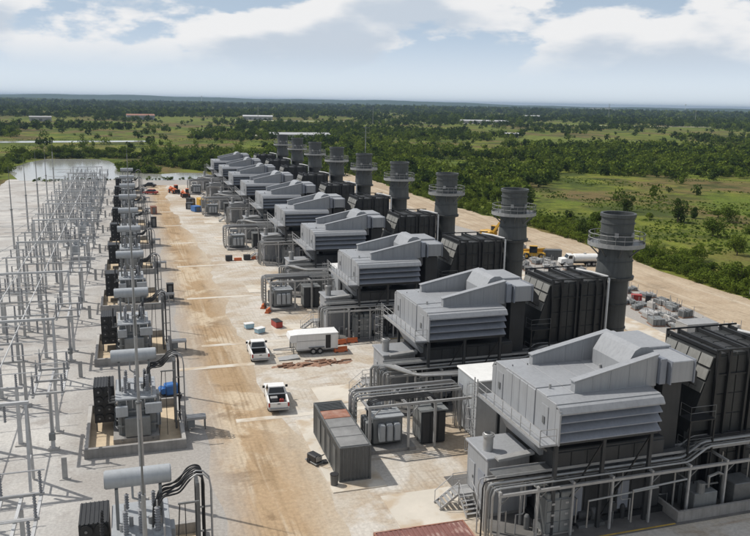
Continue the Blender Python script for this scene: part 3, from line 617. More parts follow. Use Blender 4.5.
def make_frame():
    t = thing('cable_gantry', (21.2, 60, 0), '', 'gantry', 'steel gantries over the auxiliary transformers')
    mb = lambda: MB((21.2, 60, 0)); H = 4.1
    for xx in (18.25, 21.7, 24.1):
        for yy in (58.0, 62.2):
            mb().box(xx-.1, xx+.1, yy-.1, yy+.1, .01, H).build('column', M['galv'], t)
        mb().box(xx-.09, xx+.09, 58.1, 62.1, H-.2, H-.02).build('cross_beam', M['galv'], t)
    for yy in (58.0, 60.2, 62.2): mb().box(18.1, 27.4, yy-.09, yy+.09, H+.0, H+.2).build('long_beam', M['galv'], t)
    for yy in (58.0, 62.2):
        mb().beam((18.3, yy, H-1.0), (19.3, yy, H), .08).build('knee_brace', M['galv'], t); mb().beam((21.7, yy, H-1.0), (22.7, yy, H), .08).build('knee_brace', M['galv'], t)
    for k in range(5):
        yy = 60.4+k*.42; r = .05 if k % 3 else .085
        mb().tube([(27.6, yy, .1), (27.6, yy, H-.2), (27.4, yy, H+.2), (27.1, yy, H+.3+.1*(k%2)), (18.1, yy, H+.3+.1*(k%2)), (17.75, yy, H+.2), (17.6, yy, H-.2), (17.6, yy, 1.2), (17.8, yy, .1)], r, 7).build('cable_pipe', M['galv' if k % 2 else 'pipe'], t, smooth=True)
    for k in range(4):
        b = mb(); yy = 58.5+k*.3
        b.tube([(18.5, yy, 2.9), (18.4, yy, 3.8), (18.6, yy, H+.3), (19.2, yy, H+.42), (22, yy, H+.42), (23.9, yy, H+.42), (24.3, yy, H+.2), (24.4, yy, 2.6)], .06, 6); b.build('cable', M['black'], t)
    b = mb()
    for i in range(9): b.box(17.72, 17.86, 60.4, 62.1, .4+i*.42, .47+i*.42)
    b.build('ladder_tray', M['galv_dk'], t)
    return t
def make_swgear():
    t = thing('switchgear_cabinet', (24.4, 59.6, 0), '', 'cabinet', 'dark switchgear cabinets below the gantries')
    mb = lambda: MB((24.4, 59.6, 0))
    mb().bbox(23.2, 25.4, 58.7, 60.9, .1, 3.0, .05).build('body', M['under'], t)
    for i in range(3): mb().bbox(23.26+i*.72, 23.92+i*.72, 58.62, 58.698, .2, 2.9, .02).build('door', M['under'], t)
    for i in range(3): mb().bbox(23.12, 23.198, 58.78+i*.7, 59.42+i*.7, .2, 2.9, .02).build('door', M['xfmr'], t)
    mb().box(23.05, 25.55, 58.55, 61.05, 3.01, 3.12).build('canopy', M['xfmr'], t)
    return t
def make_whitebox():
    t = thing('switch_house', (30.2, 60, 0), '', 'equipment house', 'white roofed equipment houses')
    mb = lambda: MB((30.2, 60, 0))
    mb().bbox(27.95, 32.4, 58.0, 62.2, .3, 5.5, .05).build('wall', M['xfmr_lt'], t)
    mb().bbox(27.85, 32.5, 57.9, 62.3, 5.51, 5.66, .05).build('roof', M['white'], t)
    mb().box(28.1, 32.3, 58.1, 62.1, .01, .29).build('plinth', M['conc_dk'], t)
    mb().box(27.88, 27.945, 59.2, 60.3, .5, 2.7).build('door', M['house'], t)
    mb().box(27.9, 27.945, 61.0, 61.8, 3.2, 4.2).build('louvre_vent', M['house_dark'], t)
    return t
aux = [(make_aux(), '{o} auxiliary transformer from the camera, grey ribbed tank inside a steel gantry'), (make_frame(), '{o} galvanised cable gantry from the camera, pipes looping over it'),
       (make_swgear(), '{o} dark switchgear cabinet from the camera, below a cable gantry'), (make_whitebox(), '{o} equipment house with bright white roof from the camera, behind a filter house')]
for p, lab in aux:
    for k in range(5):
        q = p if k == 0 else copy_tree(p, None, (0, 2*S*k, 0)); q['label'] = lab.format(o=ORD[k])
# bent pipe runs crossing to the second unit
for k in range(5):
    yb = Y0+S+2*S*k
    t = thing('pipe_run', (24, yb-5.5, 0), '%s bent pipe run from the camera, dog-leg pipes beside a control cabin' % ORD[k], 'pipes', 'dog-leg pipe runs')
    if k == 0:
        mb = lambda: MB((24, Y0+S-5.5, 0)); P0 = []
        for i in range(4):
            o_ = i*.3; y = Y0+S-6.3
            P0.append(mb().tube([(21.2+o_, y+3.0-o_*.4, .1), (21.2+o_, y+3.0-o_*.4, 4.2), (21.4+o_, y+2.9-o_*.4, 4.5), (22.4+o_, y+2.6-o_*.4, 4.6), (24.0+o_*.5, y-.2-o_*.5, 4.6), (24.6+o_*.5, y-.6-o_*.5, 4.6), (29.0, y-.9-o_*.8, 4.6), (29.6, y-.9-o_*.8, 4.3), (29.8, y-.9-o_*.8, .1)], .11 if i % 2 else .14, 8).build('pipe', M['galv'] if i % 2 else M['pipe'], t, smooth=True))
        for xx, yy in ((22.6, Y0+S-3.9), (25.4, Y0+S-7.1), (28.4, Y0+S-7.6)):
            P0.append(mb().box(xx-.08, xx+.08, yy-.08, yy+.08, .05, 4.35).build('support_post', M['galv'], t))
            P0.append(mb().box(xx-.7, xx+.9, yy-.07, yy+.07, 4.36, 4.46).build('support_arm', M['galv'], t))
    else:
        for p in P0: copy_tree(p, t)

# ------------------------------------------------------------------ main transformers, bunds, masts and cable risers (left of the road)
def insul(b, c, z0, z1, r0=.10, r1=.17, n=8):
    prof = []; m_ = max(3, int((z1-z0)/.16))
    for i in range(m_): z = z0+(z1-z0)*i/m_; prof += [(r0, z), (r1, z+(z1-z0)/m_*.5)]
    prof.append((r0*.6, z1)); return b.lathe((c[0], c[1], 0), prof, n)
def make_transformer():
    t = thing('power_transformer', (0, TY0, 0), '', 'transformer', 'main transformers along the road')
    mb = lambda: MB((0, 0, 0))
    mb().box(-2.2, 1.6, -3.2, 3.0, .05, .5).build('plinth', M['conc_dk'], t)
    tk = mb().bbox(-1.75, 1.35, -2.4, 2.4, .5, 3.7, .08).build('tank', M['xfmr'], t)
    for i in range(5): mb().box(-1.6+i*.62, -1.46+i*.62, -2.55, -2.405, .7, 3.5).build('stiffener', M['xfmr'], tk)
    for z in (1.3, 2.6): mb().box(-1.85, 1.45, -2.62, -2.56, z, z+.16).build('band', M['xfmr'], tk)
    mb().bbox(-1.9, 1.5, -2.6, 2.6, 3.71, 3.86, .03).build('lid', M['xfmr_lt'], t)
    mb().bbox(-1.2, .9, -3.15, -2.64, .6, 2.3, .05).build('control_box', M['xfmr'], t)
    mb().bbox(-1.9, -.9, -3.0, -2.63, 2.4, 3.3, .05).build('terminal_box', M['xfmr_lt'], t)
    mb().bbox(.5, 1.9, -3.0, -2.63, 2.5, 3.4, .05).build('terminal_box', M['xfmr_lt'], t)
    # cooler banks with round fans
    fb = mb().box(-3.75, -2.05, -.1, 2.6, .9, 4.2).build('radiator_bank', M['fan'], t)
    for i in range(2):
        for j in range(4):
            cx_, cz = -3.33+i*.84, 1.32+j*.82
            f_ = mb().cyl((cx_, -.22, cz), (cx_, -.105, cz), .36, n=14).build('fan', M['fan'], fb)
            mb().cyl((cx_, -.27, cz), (cx_, -.222, cz), .09, n=8).build('fan_hub', M['fan_ring'], fb)
            b = mb(); n = 14
            for q in range(n):
                a0, a1 = 2*math.pi*q/n, 2*math.pi*(q+1)/n; b.beam((cx_+.38*math.cos(a0), -.2, cz+.38*math.sin(a0)), (cx_+.38*math.cos(a1), -.2, cz+.38*math.sin(a1)), .03)
            b.build('fan_guard', M['scr_frame'], fb)
    for i in range(7): mb().box(-3.7+i*.25, -3.64+i*.25, -.08, 2.58, 4.2, 4.25).build('fin', M['fan'], fb)
    for xx in (-3.6, -2.2): mb().box(xx-.06, xx+.06, -.05, .07, .05, .9).build('leg', M['galv_dk'], t)
    # conservator on its frame
    cv = mb().cyl((-2.1, -.2, 6.95), (1.6, -.2, 6.95), .55, n=24).build('conservator', M['xfmr_lt'], t, smooth=True)
    for xx in (-2.13, 1.63): mb().cyl((xx-.03, -.2, 6.95), (xx+.03, -.2, 6.95), .50, n=24).build('end_cap', M['xfmr_lt'], cv)
    for xx in (-1.5, 1.0): mb().box(xx-.09, xx+.09, -.6, .2, 3.87, 6.45).build('conservator_leg', M['xfmr'], t)
    mb().tube([(-.6, -.2, 6.45), (-.6, -.2, 5.6), (-.2, .6, 5.0), (-.2, .9, 3.87)], .07, 6).build('oil_pipe', M['xfmr_lt'], t)
    # bushings
    for i in range(3):
        b = mb(); insul(b, (-1.05+i*.9, -1.6), 3.95, 5.6, .10, .19); bu = b.build('bushing', M['porcelain'], t)
        mb().cyl((-1.05+i*.9, -1.6, 5.6), (-1.05+i*.9, -1.6, 6.0), .05, n=6).build('terminal', M['galv'], bu)
        mb().lathe((-1.05+i*.9, -1.6, 0), [(.30, 3.86), (.30, 4.05), (.1, 4.06)], 12).build('turret', M['xfmr_lt'], bu)
        b = mb(); insul(b, (-1.0+i*.8, 1.6), 3.95, 5.0, .09, .16); b.build('bushing', M['porcelain'], t)
    for i in range(3):
        b = mb(); insul(b, (-2.35, -2.2+i*.65), 3.6, 5.4, .06, .11, 6); ar = b.build('surge_arrester', M['black'], t)
        mb().box(-2.45, -1.8, -2.25+i*.65, -2.15+i*.65, 3.45, 3.58).build('bracket', M['galv_dk'], ar)
    for i in range(5): mb().cyl((-1.3+i*.55, -.8+(i % 2)*.5, 3.86), (-1.3+i*.55, -.8+(i % 2)*.5, 4.3+.15*(i % 3)), .13, n=10).build('valve', M['galv'], t)
    for i, (xx, zz, hh) in enumerate(((1.46, .8, 1.0), (1.46, 2.2, .9))): mb().bbox(xx, xx+.35, -1.6+i*1.6, -.4+i*1.6, zz, zz+hh, .04).build('marshalling_box', M['xfmr_lt'], t)
    for i in range(4): mb().tube([(-1.8, -2.1+i*.5, 1.0+.5*i), (-2.0, -1.4+i*.4, 1.0+.5*i), (-2.06, .3, 1.2+.6*i)], .06, 6).build('oil_pipe', M['xfmr'], t)
    for i in range(6): mb().box(-1.5+i*.5, -1.42+i*.5, -3.4, -2.65, .3, .38).build('rail', M['galv_dk'], t) if i in (0, 5) else mb().cyl((-1.5+i*.5, -2.66, 3.0), (-1.5+i*.5, -2.66, 3.7), .05, n=6).build('conduit', M['galv'], t)
    mb().tube([(1.1, -2.3, 3.9), (1.1, -2.3, 4.6), (1.1, 0, 4.9), (1.1, 2.0, 4.6), (1.1, 2.0, 3.9)], .06, 6).build('relief_pipe', M['galv'], t)
    return t
def make_bund():
    t = thing('transformer_bund', (-.4, TY0, 0), '', 'bund wall', 'concrete bunds round the main transformers')
    mb = lambda: MB((-.4, 0, 0)); x0, x1, y0, y1, h, w_ = -4.45, 3.7, -5.4, 4.7, .85, .32
    mb().box(x0, x1, y0, y0+w_, .0, h).build('wall', M['conc_dk'], t); mb().box(x0, x1, y1-w_, y1, .0, h).build('wall', M['conc_dk'], t)  # end walls take darker concrete: shade of the camera-facing side put into colour
    mb().box(x0, x0+w_, y0+w_+.004, y1-w_-.004, .0, h-.003).build('wall', M['conc'], t); mb().box(x1-w_, x1, y0+w_+.004, y1-w_-.004, .0, h-.003).build('wall', M['conc'], t)
    mb().box(x0+w_, x1-w_, y0+w_, y1-w_, .0, .06).build('sand_fill', M['tan'], t)
    return t
def make_mast():
    t = thing('lightning_mast', (0.0, 31.7, 0), '', 'mast', 'lightning masts between the transformers')
    mb = lambda: MB((0, 0, 0))
    mb().cyl((0,0,.1), (0,0,7.6), .20, .17, 10).build('lower_tube', M['galv'], t, smooth=True)
    mb().cyl((0,0,7.6), (0,0,7.75), .24, n=10).build('flange', M['galv_dk'], t)
    mb().cyl((0,0,7.75), (0,0,12.6), .115, .10, 8).build('middle_tube', M['galv'], t, smooth=True)
    mb().cyl((0,0,12.6), (0,0,16.0), .055, .025, 6).build('tip', M['galv_dk'], t)
    mb().box(-.35, .35, -.35, .35, .0, .1).build('base_plate', M['conc'], t)
    return t
def make_riser():
    t = thing('cable_riser', (3.6, TY0, 0), '', 'cable riser', 'steel cable risers beside the transformers')
    mb = lambda: MB((3.6, 0, 0))
    for xx, yy in ((3.15, -1.0), (3.15, .5)): mb().box(xx-.10, xx+.10, yy-.10, yy+.10, .01, 6.4).build('column', M['galv_dk'], t)
    mb().box(3.05, 3.25, -.9, .4, 6.1, 6.3).build('head_beam', M['galv_dk'], t)
    for yy in (-1.05, -.6):
        mb().tube([(3.95, yy, .02), (3.95, yy, 5.9), (3.85, yy, 6.6), (3.5, yy, 7.0), (3.1, yy, 7.05), (2.7, yy, 6.8)], .05, 7).build('conduit', M['galv'], t, smooth=True)
    for z in (1.6, 3.2, 4.8): mb().box(3.2, 3.95, -1.02, -.94, z, z+.08).build('bracket', M['galv'], t)
    mb().beam((2.0, -2.4, 6.0), (1.6, -2.8, .3), .05).build('stay', M['black'], t); mb().beam((2.3, -2.4, 6.0), (2.3, -2.8, .3), .05).build('stay', M['black'], t)
    mb().box(1.9, 3.1, -2.45, -2.35, 5.95, 6.05).build('stay_arm', M['galv_dk'], t)
    return t
def spline(pts, n=5):
    P = [Vector(p) for p in pts]; out = []
    for i in range(len(P)-1):
        a, b_, c_, e = P[max(i-1, 0)], P[i], P[i+1], P[min(i+2, len(P)-1)]
        for j in range(n):
            t_ = j/n; out.append(.5*((2*b_)+(c_-a)*t_+(2*a-5*b_+4*c_-e)*t_*t_+(3*b_-a-3*c_+e)*t_**3))
    return out+[P[-1]]
def make_cables():
    t = thing('cable_bundle', (2, TY0, 5), '', 'cables', 'black cables drooping to the risers')
    mb = lambda: MB((2, 0, 5)); r_ = random.Random(3)
    for k in range(8):
        y = -1.0+k*.2; j = lambda a: (r_.random()-.5)*a
        mb().tube(spline([(.55+j(.3), y-.6, 4.3), (.7+j(.2), y-.5, 5.3+j(.3)), (1.1, y-.3, 5.9+j(.3)), (1.6, y-.2, 5.95+j(.35)), (2.1, y, 6.15+j(.3)), (2.6, y, 6.7+j(.2)), (3.0, y, 6.95+j(.1)), (3.35, y, 6.85), (3.5, y, 6.4), (3.5, y, 5.8)])+[Vector((3.5, y, .02))], .055, 6).build('cable', M['black'], t, smooth=True)
    return t
def make_jbox():
    t = thing('junction_box', (4.9, TY0-1.4, 0), '', 'junction box', 'junction boxes on legs beside the road')
    mb = lambda: MB((4.9, -1.4, 0))
    mb().bbox(4.0, 5.7, -1.9, -1.0, 1.0, 1.25, .03).build('cover', M['galv'], t)
    for xx in (4.1, 5.6):
        for yy in (-1.8, -1.1): mb().box(xx-.05, xx+.05, yy-.05, yy+.05, .01, 1.0).build('leg', M['galv_dk'], t)
    mb().box(4.15, 4.7, -1.85, -1.15, .3, .98).build('enclosure', M['xfmr'], t)
    return t
xf = [(make_transformer(), '{o} main transformer from the camera, grey tank under a pale conservator drum'), (make_bund(), '{o} low concrete bund from the camera, round a main transformer'),
      (make_mast(), '{o} lightning mast from the camera in the transformer row'), (make_riser(), '{o} steel cable riser from the camera, at the road side of a transformer'),
      (make_cables(), '{o} bundle of black cables from the camera, drooping from a transformer to its riser'), (make_jbox(), '{o} grey junction box on legs from the camera, at the edge of the sand road')]
for p, lab in xf:
    for k in range(10):
        q = p if k == 0 else copy_tree(p, None, (0, S*k, 0)); q['label'] = lab.format(o=ORD[k])

# ------------------------------------------------------------------ switchyard (far left): stands, bus supports, tubes, masts
def ins_post(name, mb, x, y, z0, z1, t):
    b = mb(); insul(b, (x, y), z0, z1, .065, .12, 7); o_ = b.build(name, M['porcelain'], t); return o_
def foot(mb, x, y, t, h, w0=.16, w1=.11, m='galv_lt'):
    mb().add([(x-w0,y-w0,.05),(x+w0,y-w0,.05),(x+w0,y+w0,.05),(x-w0,y+w0,.05),(x-w1,y-w1,h),(x+w1,y-w1,h),(x+w1,y+w1,h),(x-w1,y+w1,h)], [(0,3,2,1),(4,5,6,7),(0,1,5,4),(1,2,6,5),(2,3,7,6),(3,0,4,7)]).build('column', M[m], t)
    mb().box(x-.42, x+.42, y-.42, y+.42, .0, .12).build('footing', M['conc'], t)
yr = TY0  # bay origin
def make_switch():
    t = thing('disconnect_switch', (-7, yr, 0), '', 'switch stand', 'disconnect switches of the yard')
    mb = lambda: MB((-7, 0, 0)); Z = 5.2
    foot(mb, -7.0, -2.6, t, Z); foot(mb, -6.9, .9, t, Z)
    for xx in (-8.1, -7.0, -5.9): mb().box(xx-.09, xx+.09, -4.2, 2.4, Z, Z+.18).build('table_beam', M['galv_lt'], t)
    for yy in (-3.9, -.9, 2.1): mb().box(-8.3, -5.7, yy-.1, yy+.1, Z+.19, Z+.34).build('cross_beam', M['galv'], t)
    for yy in (-3.9, -.9, 2.1):
        for xx in (-8.1, -5.9): ins_post('insulator', mb, xx, yy, Z+.35, Z+1.75, t)
        mb().tube([(-8.5, yy, Z+1.8), (-5.6, yy, Z+1.8)], .05, 6).build('switch_blade', M['galv_lt'], t)
        mb().beam((-8.1, yy, Z+1.8), (-8.1, yy, Z+2.2), .07).build('contact_horn', M['galv_lt'], t)
    mb().cyl((-7.0, -2.85, .8), (-7.0, -2.85, Z), .035, n=5).build('operating_rod', M['galv'], t)
    mb().bbox(-7.25, -6.75, -3.15, -2.85, 1.0, 1.6, .03).build('mechanism_box', M['xfmr'], t)
    return t
def make_bus_support():
    t = thing('bus_support', (-12, yr-1, 0), '', 'bus support', 'tubular bus supports of the yard')
    mb = lambda: MB((-12, -1, 0)); Z = 5.0
    for xx in (-9.7, -12.6, -15.0): foot(mb, xx, -1.0, t, Z, .17, .12)
    mb().box(-15.6, -9.2, -1.1, -.9, Z, Z+.2).build('crossarm', M['galv_lt'], t)
    for xx in (-9.7, -11.1, -12.6, -14.3): ins_post('insulator', mb, xx, -1.0, Z+.2, Z+1.3, t)
    mb().tube([(-20.5, -1.0, Z+1.35), (-8.2, -1.0, Z+1.35)], .05, 6).build('cross_bus', M['galv_lt'], t)
    return t
def make_low_support():
    t = thing('bus_support', (-13, yr+8, 0), '', 'bus support', 'low bus supports of the yard')
    mb = lambda: MB((-13, 8, 0)); Z = 4.4
    for xx in (-10.2, -12.9, -14.9): foot(mb, xx, 8, t, Z, .15, .11, 'galv')
    mb().box(-15.4, -9.8, 7.9, 8.1, Z, Z+.18).build('crossarm', M['galv'], t)
    for xx in (-10.2, -11.1, -12.9, -14.3): ins_post('insulator', mb, xx, 8, Z+.19, Z+1.8, t)
    mb().tube([(-18.8, 8, Z+.6), (-16.5, 8, Z+1.9), (-9, 8, Z+1.95)], .045, 6).build('cross_bus', M['galv_lt'], t)
    mb().tube([(-9.0, 5.0, Z+1.6), (-20.6, 5.0, Z+1.7)], .04, 6).build('cross_bus', M['galv_lt'], t)
    return t
def make_breaker():
    t = thing('circuit_breaker', (-9.6, yr+11, 0), '', 'circuit breaker', 'circuit breakers of the yard')
    mb = lambda: MB((-9.6, 11, 0))
    for xx in (-11.2, -8.2):
        for yy in (10.2, 11.8): mb().box(xx-.08, xx+.08, yy-.08, yy+.08, .02, 2.3).build('leg', M['galv_lt'], t)
    mb().box(-11.5, -7.9, 10.0, 12.0, 2.31, 2.5).build('frame', M['galv_lt'], t)
    for i in range(3):
        xx = -10.8+i*1.1
        mb().cyl((xx, 10.1, 2.95), (xx, 11.9, 2.95), .34, n=14).build('tank', M['xfmr_lt'], t, smooth=True)
        for s_ in (-1, 1):
            b = mb(); p0 = Vector((xx, 11+s_*.5, 3.2)); p1 = Vector((xx, 11+s_*1.2, 5.2))
            for q in range(8): b.cyl(p0.lerp(p1, q/8), p0.lerp(p1, (q+.5)/8), .10, .17, 7); b.cyl(p0.lerp(p1, (q+.5)/8), p0.lerp(p1, (q+1)/8), .17, .10, 7)
            b.build('bushing', M['porcelain'], t)
    mb().bbox(-10.5, -8.9, 9.2, 9.9, .9, 2.6, .05).build('control_cabinet', M['xfmr_lt'], t)
    mb().box(-11.8, -7.6, 9.0, 12.3, .0, .15).build('footing', M['conc'], t)
    return t
def make_gantry():
    t = thing('dead_end_frame', (-12.5, yr+14.5, 0), '', 'gantry', 'dead-end frames of the yard')
    mb = lambda: MB((-12.5, 14.5, 0)); H = 6.6
    for xx in (-8.0, -16.8):
        mb().beam((xx, 13.4, .1), (xx, 14.4, H), .2).build('leg', M['galv_lt'], t); mb().beam((xx, 15.6, .1), (xx, 14.6, H), .2).build('leg', M['galv_lt'], t)
        for z, q in ((2.2, .62), (4.2, .35)): mb().box(xx-.05, xx+.05, 14.5-q-.15, 14.5+q+.15, z, z+.1).build('tie', M['galv_lt'], t)
    mb().box(-17.0, -7.8, 14.36, 14.64, H, H+.24).build('girder', M['galv_lt'], t)
    for xx in (-9.5, -12.4, -15.3): ins_post('insulator', mb, xx, 14.5, H-1.3, H-.02, t)
    return t
def make_lposts():
    t = thing('bus_post', (-18.6, yr+3, 0), '', 'bus post', 'short bus posts by the outer edge of the yard')
    mb = lambda: MB((-18.6, 3, 0))
    foot(mb, -18.6, 3, t, 3.2, .13, .1, 'galv'); ins_post('insulator', mb, -18.6, 3, 3.2, 4.3, t)
    mb().tube([(-18.6, 3, 4.3), (-15.0, 3.5, 4.4)], .045, 6).build('jumper_tube', M['galv_lt'], t)
    return t
def make_tube():
    t = thing('bus_tube', (-11.1, yr, 6.36), '', 'bus tube', 'long aluminium bus tubes of the yard')
    mb = lambda: MB((-11.1, 0, 6.36))
    mb().tube([(-11.1, -1-S/2, 6.36), (-11.1, -1+S/2-.02, 6.36)], .06, 8).build('tube', M['bus'], t, smooth=True)
    for yy in (-1-S/2+.3, -1): mb().cyl((-11.1, yy-.12, 6.36), (-11.1, yy+.12, 6.36), .13, n=8).build('clamp', M['galv'], t)
    return t
def make_slab():
    t = thing('cable_marker', (-5.7, yr-8.5, 0), '', 'marker post', 'grey marker posts beside the bunds')
    mb = lambda: MB((-5.7, -8.5, 0))
    mb().box(-5.9, -5.5, -8.54, -8.46, .02, 1.8).build('plate', M['galv'], t); mb().box(-6.1, -5.3, -8.7, -8.3, .0, .06).build('base', M['conc'], t)
    return t
yd = [(make_switch(), '{o} disconnect switch stand from the camera, tall columns carrying a table of insulators', 0), (make_bus_support(), '{o} tall bus support from the camera, crossarm with insulators on three columns', 0),
      (make_low_support(), '{o} low darker bus support from the camera, between the tall supports', 0), (make_breaker(), '{o} circuit breaker from the camera, three tanks on a low steel frame', 0),
      (make_gantry(), '{o} dead-end frame from the camera, A-legs and one girder', 0), (make_lposts(), '{o} short bus post from the camera at the outer edge of the yard', 0), (make_slab(), '{o} grey marker post from the camera beside a transformer bund', 0)]
for p, lab, _ in yd:
    brk = p.name.startswith('circuit_breaker')
    if brk: p.location.y += 4*S
    for k in range(10):
        if brk and k < 5:
            if k == 4: p['label'] = lab.format(o=ORD[0])
            continue
        q = p if k == 0 else copy_tree(p, None, (0, S*(k-4 if brk else k), 0)); q['label'] = lab.format(o=ORD[k-4 if brk else k])
tb = make_tube()
for k in range(10):
    q = tb if k == 0 else copy_tree(tb, None, (0, S*k, 0)); q['label'] = '%s length from the camera of the inner pale bus tube' % ORD[k]
    q = copy_tree(tb, None, (-3.2, S*k, 0)); q['label'] = '%s length from the camera of the outer pale bus tube' % ORD[k]
for p, dx, dy, txt in ((yd[2][0], -1.2, 6.0, '%s low bus support from the camera of the inner pair in each bay'), (yd[1][0], -3.0, 11.5, '%s outer bus support from the camera, offset toward the lightning masts')):
    for k in range(10): q = copy_tree(p, None, (dx, S*k+dy, 0)); q['label'] = txt % ORD[k]
lp = [o for o in COL.objects if o.name.startswith('bus_post')][0]
for k in range(10):
    q = copy_tree(lp, None, (1.6, S*k+5, 0)); q['label'] = '%s inner bus post from the camera, right of the outer posts' % ORD[k]
    q = copy_tree(lp, None, (-.8, S*k+9, 0)); q['label'] = '%s outermost bus post from the camera, halfway between two bays' % ORD[k]
mast0 = [o for o in COL.objects if o.name.startswith('lightning_mast')][0]
for k in range(6):
    q = copy_tree(mast0); q.location = (-21.5, 138.4+S*k, 0); q['label'] = '%s tall lightning mast from the camera along the left edge of the yard' % ORD[k]; q['group'] = 'lightning masts along the left edge'

# ------------------------------------------------------------------ vehicles and loose equipment
def place(t, x, y, rz=0, z=.014): t.location = (x, y, z); t.rotation_euler.z = rz; return t
def wheel(mb, x, y, r, w_, t, rimm='galv'):
    sgn = 1 if x > 0 else -1
    k = mb().lathe((0,0,0), [(0,0)], 3) if False else None
    b = mb(); prof = [(r*.62, -w_/2), (r*.93, -w_/2), (r, -w_*.32), (r, w_*.32), (r*.93, w_/2), (r*.62, w_/2)]
    n = 18; vs = []; fs = []
    for q, (rr, dx) in enumerate(prof):
        for i in range(n): a = 2*math.pi*i/n; vs.append((x+dx, y+rr*math.cos(a), r+rr*math.sin(a)))
    for q in range(len(prof)-1):
        for i in range(n): fs.append((q*n+i, q*n+(i+1)%n, (q+1)*n+(i+1)%n, (q+1)*n+i))
    fs.append(tuple(range(n))); fs.append(tuple(range((len(prof)-1)*n, len(prof)*n)))
    wo_ = b.add(vs, fs).build('wheel', M['tyre'], t, smooth=True)
    mb().cyl((x+sgn*w_*.40, y, r), (x+sgn*(w_/2+.012), y, r), r*.60, r*.52, 14).build('rim', M[rimm], wo_)
def make_pickup(label, toolbox=False):
    # faces +Y, origin at the middle on the ground
    t = thing('pickup_truck', (0,0,0), label, 'pickup truck', 'white pickup trucks'); mb = lambda: MB()
    W = .99
    # lower body with wheel arches cut in profile (y,z)
    def arch(yc, r=.48, n=7): return [(yc+r*math.cos(math.pi*i/n), .42+r*math.sin(math.pi*i/n)*1.02) for i in range(n+1)]
    prof = [(2.88, .52), (2.9, .85), (2.80, 1.02), (1.45, 1.14), (.30, 1.16), (-.62, 1.16), (-.62, .46)]
    low = [(-.62, .46)]+[(p[0], p[1]) for p in reversed(arch(1.85))][::1]
    body = [(2.9, .5), (2.92, .85), (2.82, 1.03), (1.42, 1.16), (-.75, 1.16), (-.75, .42), (1.30, .42)]+[(p[0], p[1]) for p in reversed(arch(1.85, .46))]+[(2.4, .42)]
    b = mb(); b.prism(body, 'x', -W, W); b.build('front_body', M['white'], t)
    # cab roof with slanting screens
    cb_ = mb(); lo = [(-.90, 1.2), (.90, 1.2)]; 
    zb, zt = 1.165, 1.86
    vs = [(-.93,-.72,zb),(.93,-.72,zb),(.93,1.28,zb),(-.93,1.28,zb),(-.76,-.52,zt),(.76,-.52,zt),(.76,.52,zt),(-.76,.52,zt)]
    cb_.add(vs, [(4,5,6,7),(0,1,5,4),(1,2,6,5),(2,3,7,6),(3,0,4,7)]); cab = cb_.build('cab', M['white'], t)
    def pane(name, q, d_=.012):
        q = [Vector(p) for p in q]; nrm = (q[1]-q[0]).cross(q[2]-q[0]).normalized(); b = mb(); b.add([p+nrm*d_ for p in q]+[p-nrm*.01 for p in q], [(0,1,2,3),(7,6,5,4),(0,4,5,1),(1,5,6,2),(2,6,7,3),(3,7,4,0)]); b.build(name, M['glass'], cab)
    pane('rear_window', [(-.78,-.70,1.25),(.78,-.70,1.25),(.66,-.555,1.77),(-.66,-.555,1.77)])
    pane('windscreen', [(.80,1.19,1.24),(-.80,1.19,1.24),(-.68,.575,1.80),(.68,.575,1.80)])
    for sx in (-1, 1):
        for ya, yb in ((-.6, .18), (.26, .95)):
            q = [(sx*.915, ya, 1.22), (sx*.915, yb+.1, 1.22), (sx*.785, min(yb, .5), 1.76), (sx*.785, max(ya, -.45), 1.76)]
            pane('side_window', q if sx > 0 else q[::-1])
        mi = mb().box(*(sorted((sx*1.0, sx*1.24))), .92, 1.05, 1.22, 1.45).build('mirror', M['black'], t)
    # cargo bed: floor, sides with arches, tailgate, liner
    side = [(-.78, .55), (-.78, 1.14), (-2.85, 1.14), (-2.9, .5), (-2.35, .5)]+[(p[0], p[1]) for p in arch(-1.85, .46)][::-1]+[(-1.35, .5)]
    for sx in (-1, 1): mb().prism(side, 'x', sx*W, sx*(W-.16)).build('bed_side', M['white'], t)
    mb().box(-.82, .82, -2.8, -.77, .62, .70).build('bed_floor', M['black'], t)
    mb().box(-.82, .82, -.83, -.77, .71, 1.15).build('bed_front', M['black'], t)
    tg = mb().bbox(-.82, .82, -2.92, -2.82, .60, 1.13, .03).build('tailgate', M['white'], t)
    mb().box(-.14, .14, -2.935, -2.922, .96, 1.04).build('handle', M['black'], tg)
    for sx in (-1, 1): mb().box(*(sorted((sx*.84, sx*.985))), -2.925, -2.895, .72, 1.08).build('tail_lamp', M['lamp'], t)
    mb().bbox(-.97, .97, -3.05, -2.93, .42, .60, .03).build('rear_bumper', M['galv'], t)
    mb().bbox(-.97, .97, 2.93, 3.03, .42, .68, .03).build('front_bumper', M['galv'], t)
    mb().box(-.6, .6, 2.92, 2.96, .70, .92).build('grille', M['black'], t)
    for sx in (-1, 1): mb().box(*(sorted((sx*.64, sx*.94))), 2.9, 2.95, .74, .92).build('headlight', M['glass'], t)
    mb().box(-.16, .16, -3.058, -3.051, .46, .56).build('number_plate', M['galv'], t)
    for xx in (-.85, .85):
        for yy in (1.85, -1.85): wheel(mb, xx, yy, .41, .27, t)
    mb().box(-.7, .7, -2.7, 2.6, .34, .5).build('chassis', M['black'], t)
    return t
t = make_pickup('white pickup truck nearest the camera, red can in its bed, beside the dark container'); place(t, 12.85, 71.5, R(-5))
b = MB(); b.bbox(-.2, .2, -.15, .15, 0, .4, .06); g = thing('fuel_can', (0,0,0), 'small red can in the bed of the nearer pickup', 'can'); b.build('body', M['red'], g); MB().cyl((0,0,.4), (0,.06,.5), .05, n=8).build('spout', M['black'], g); place(g, 13.05, 69.6, R(-3), .715)
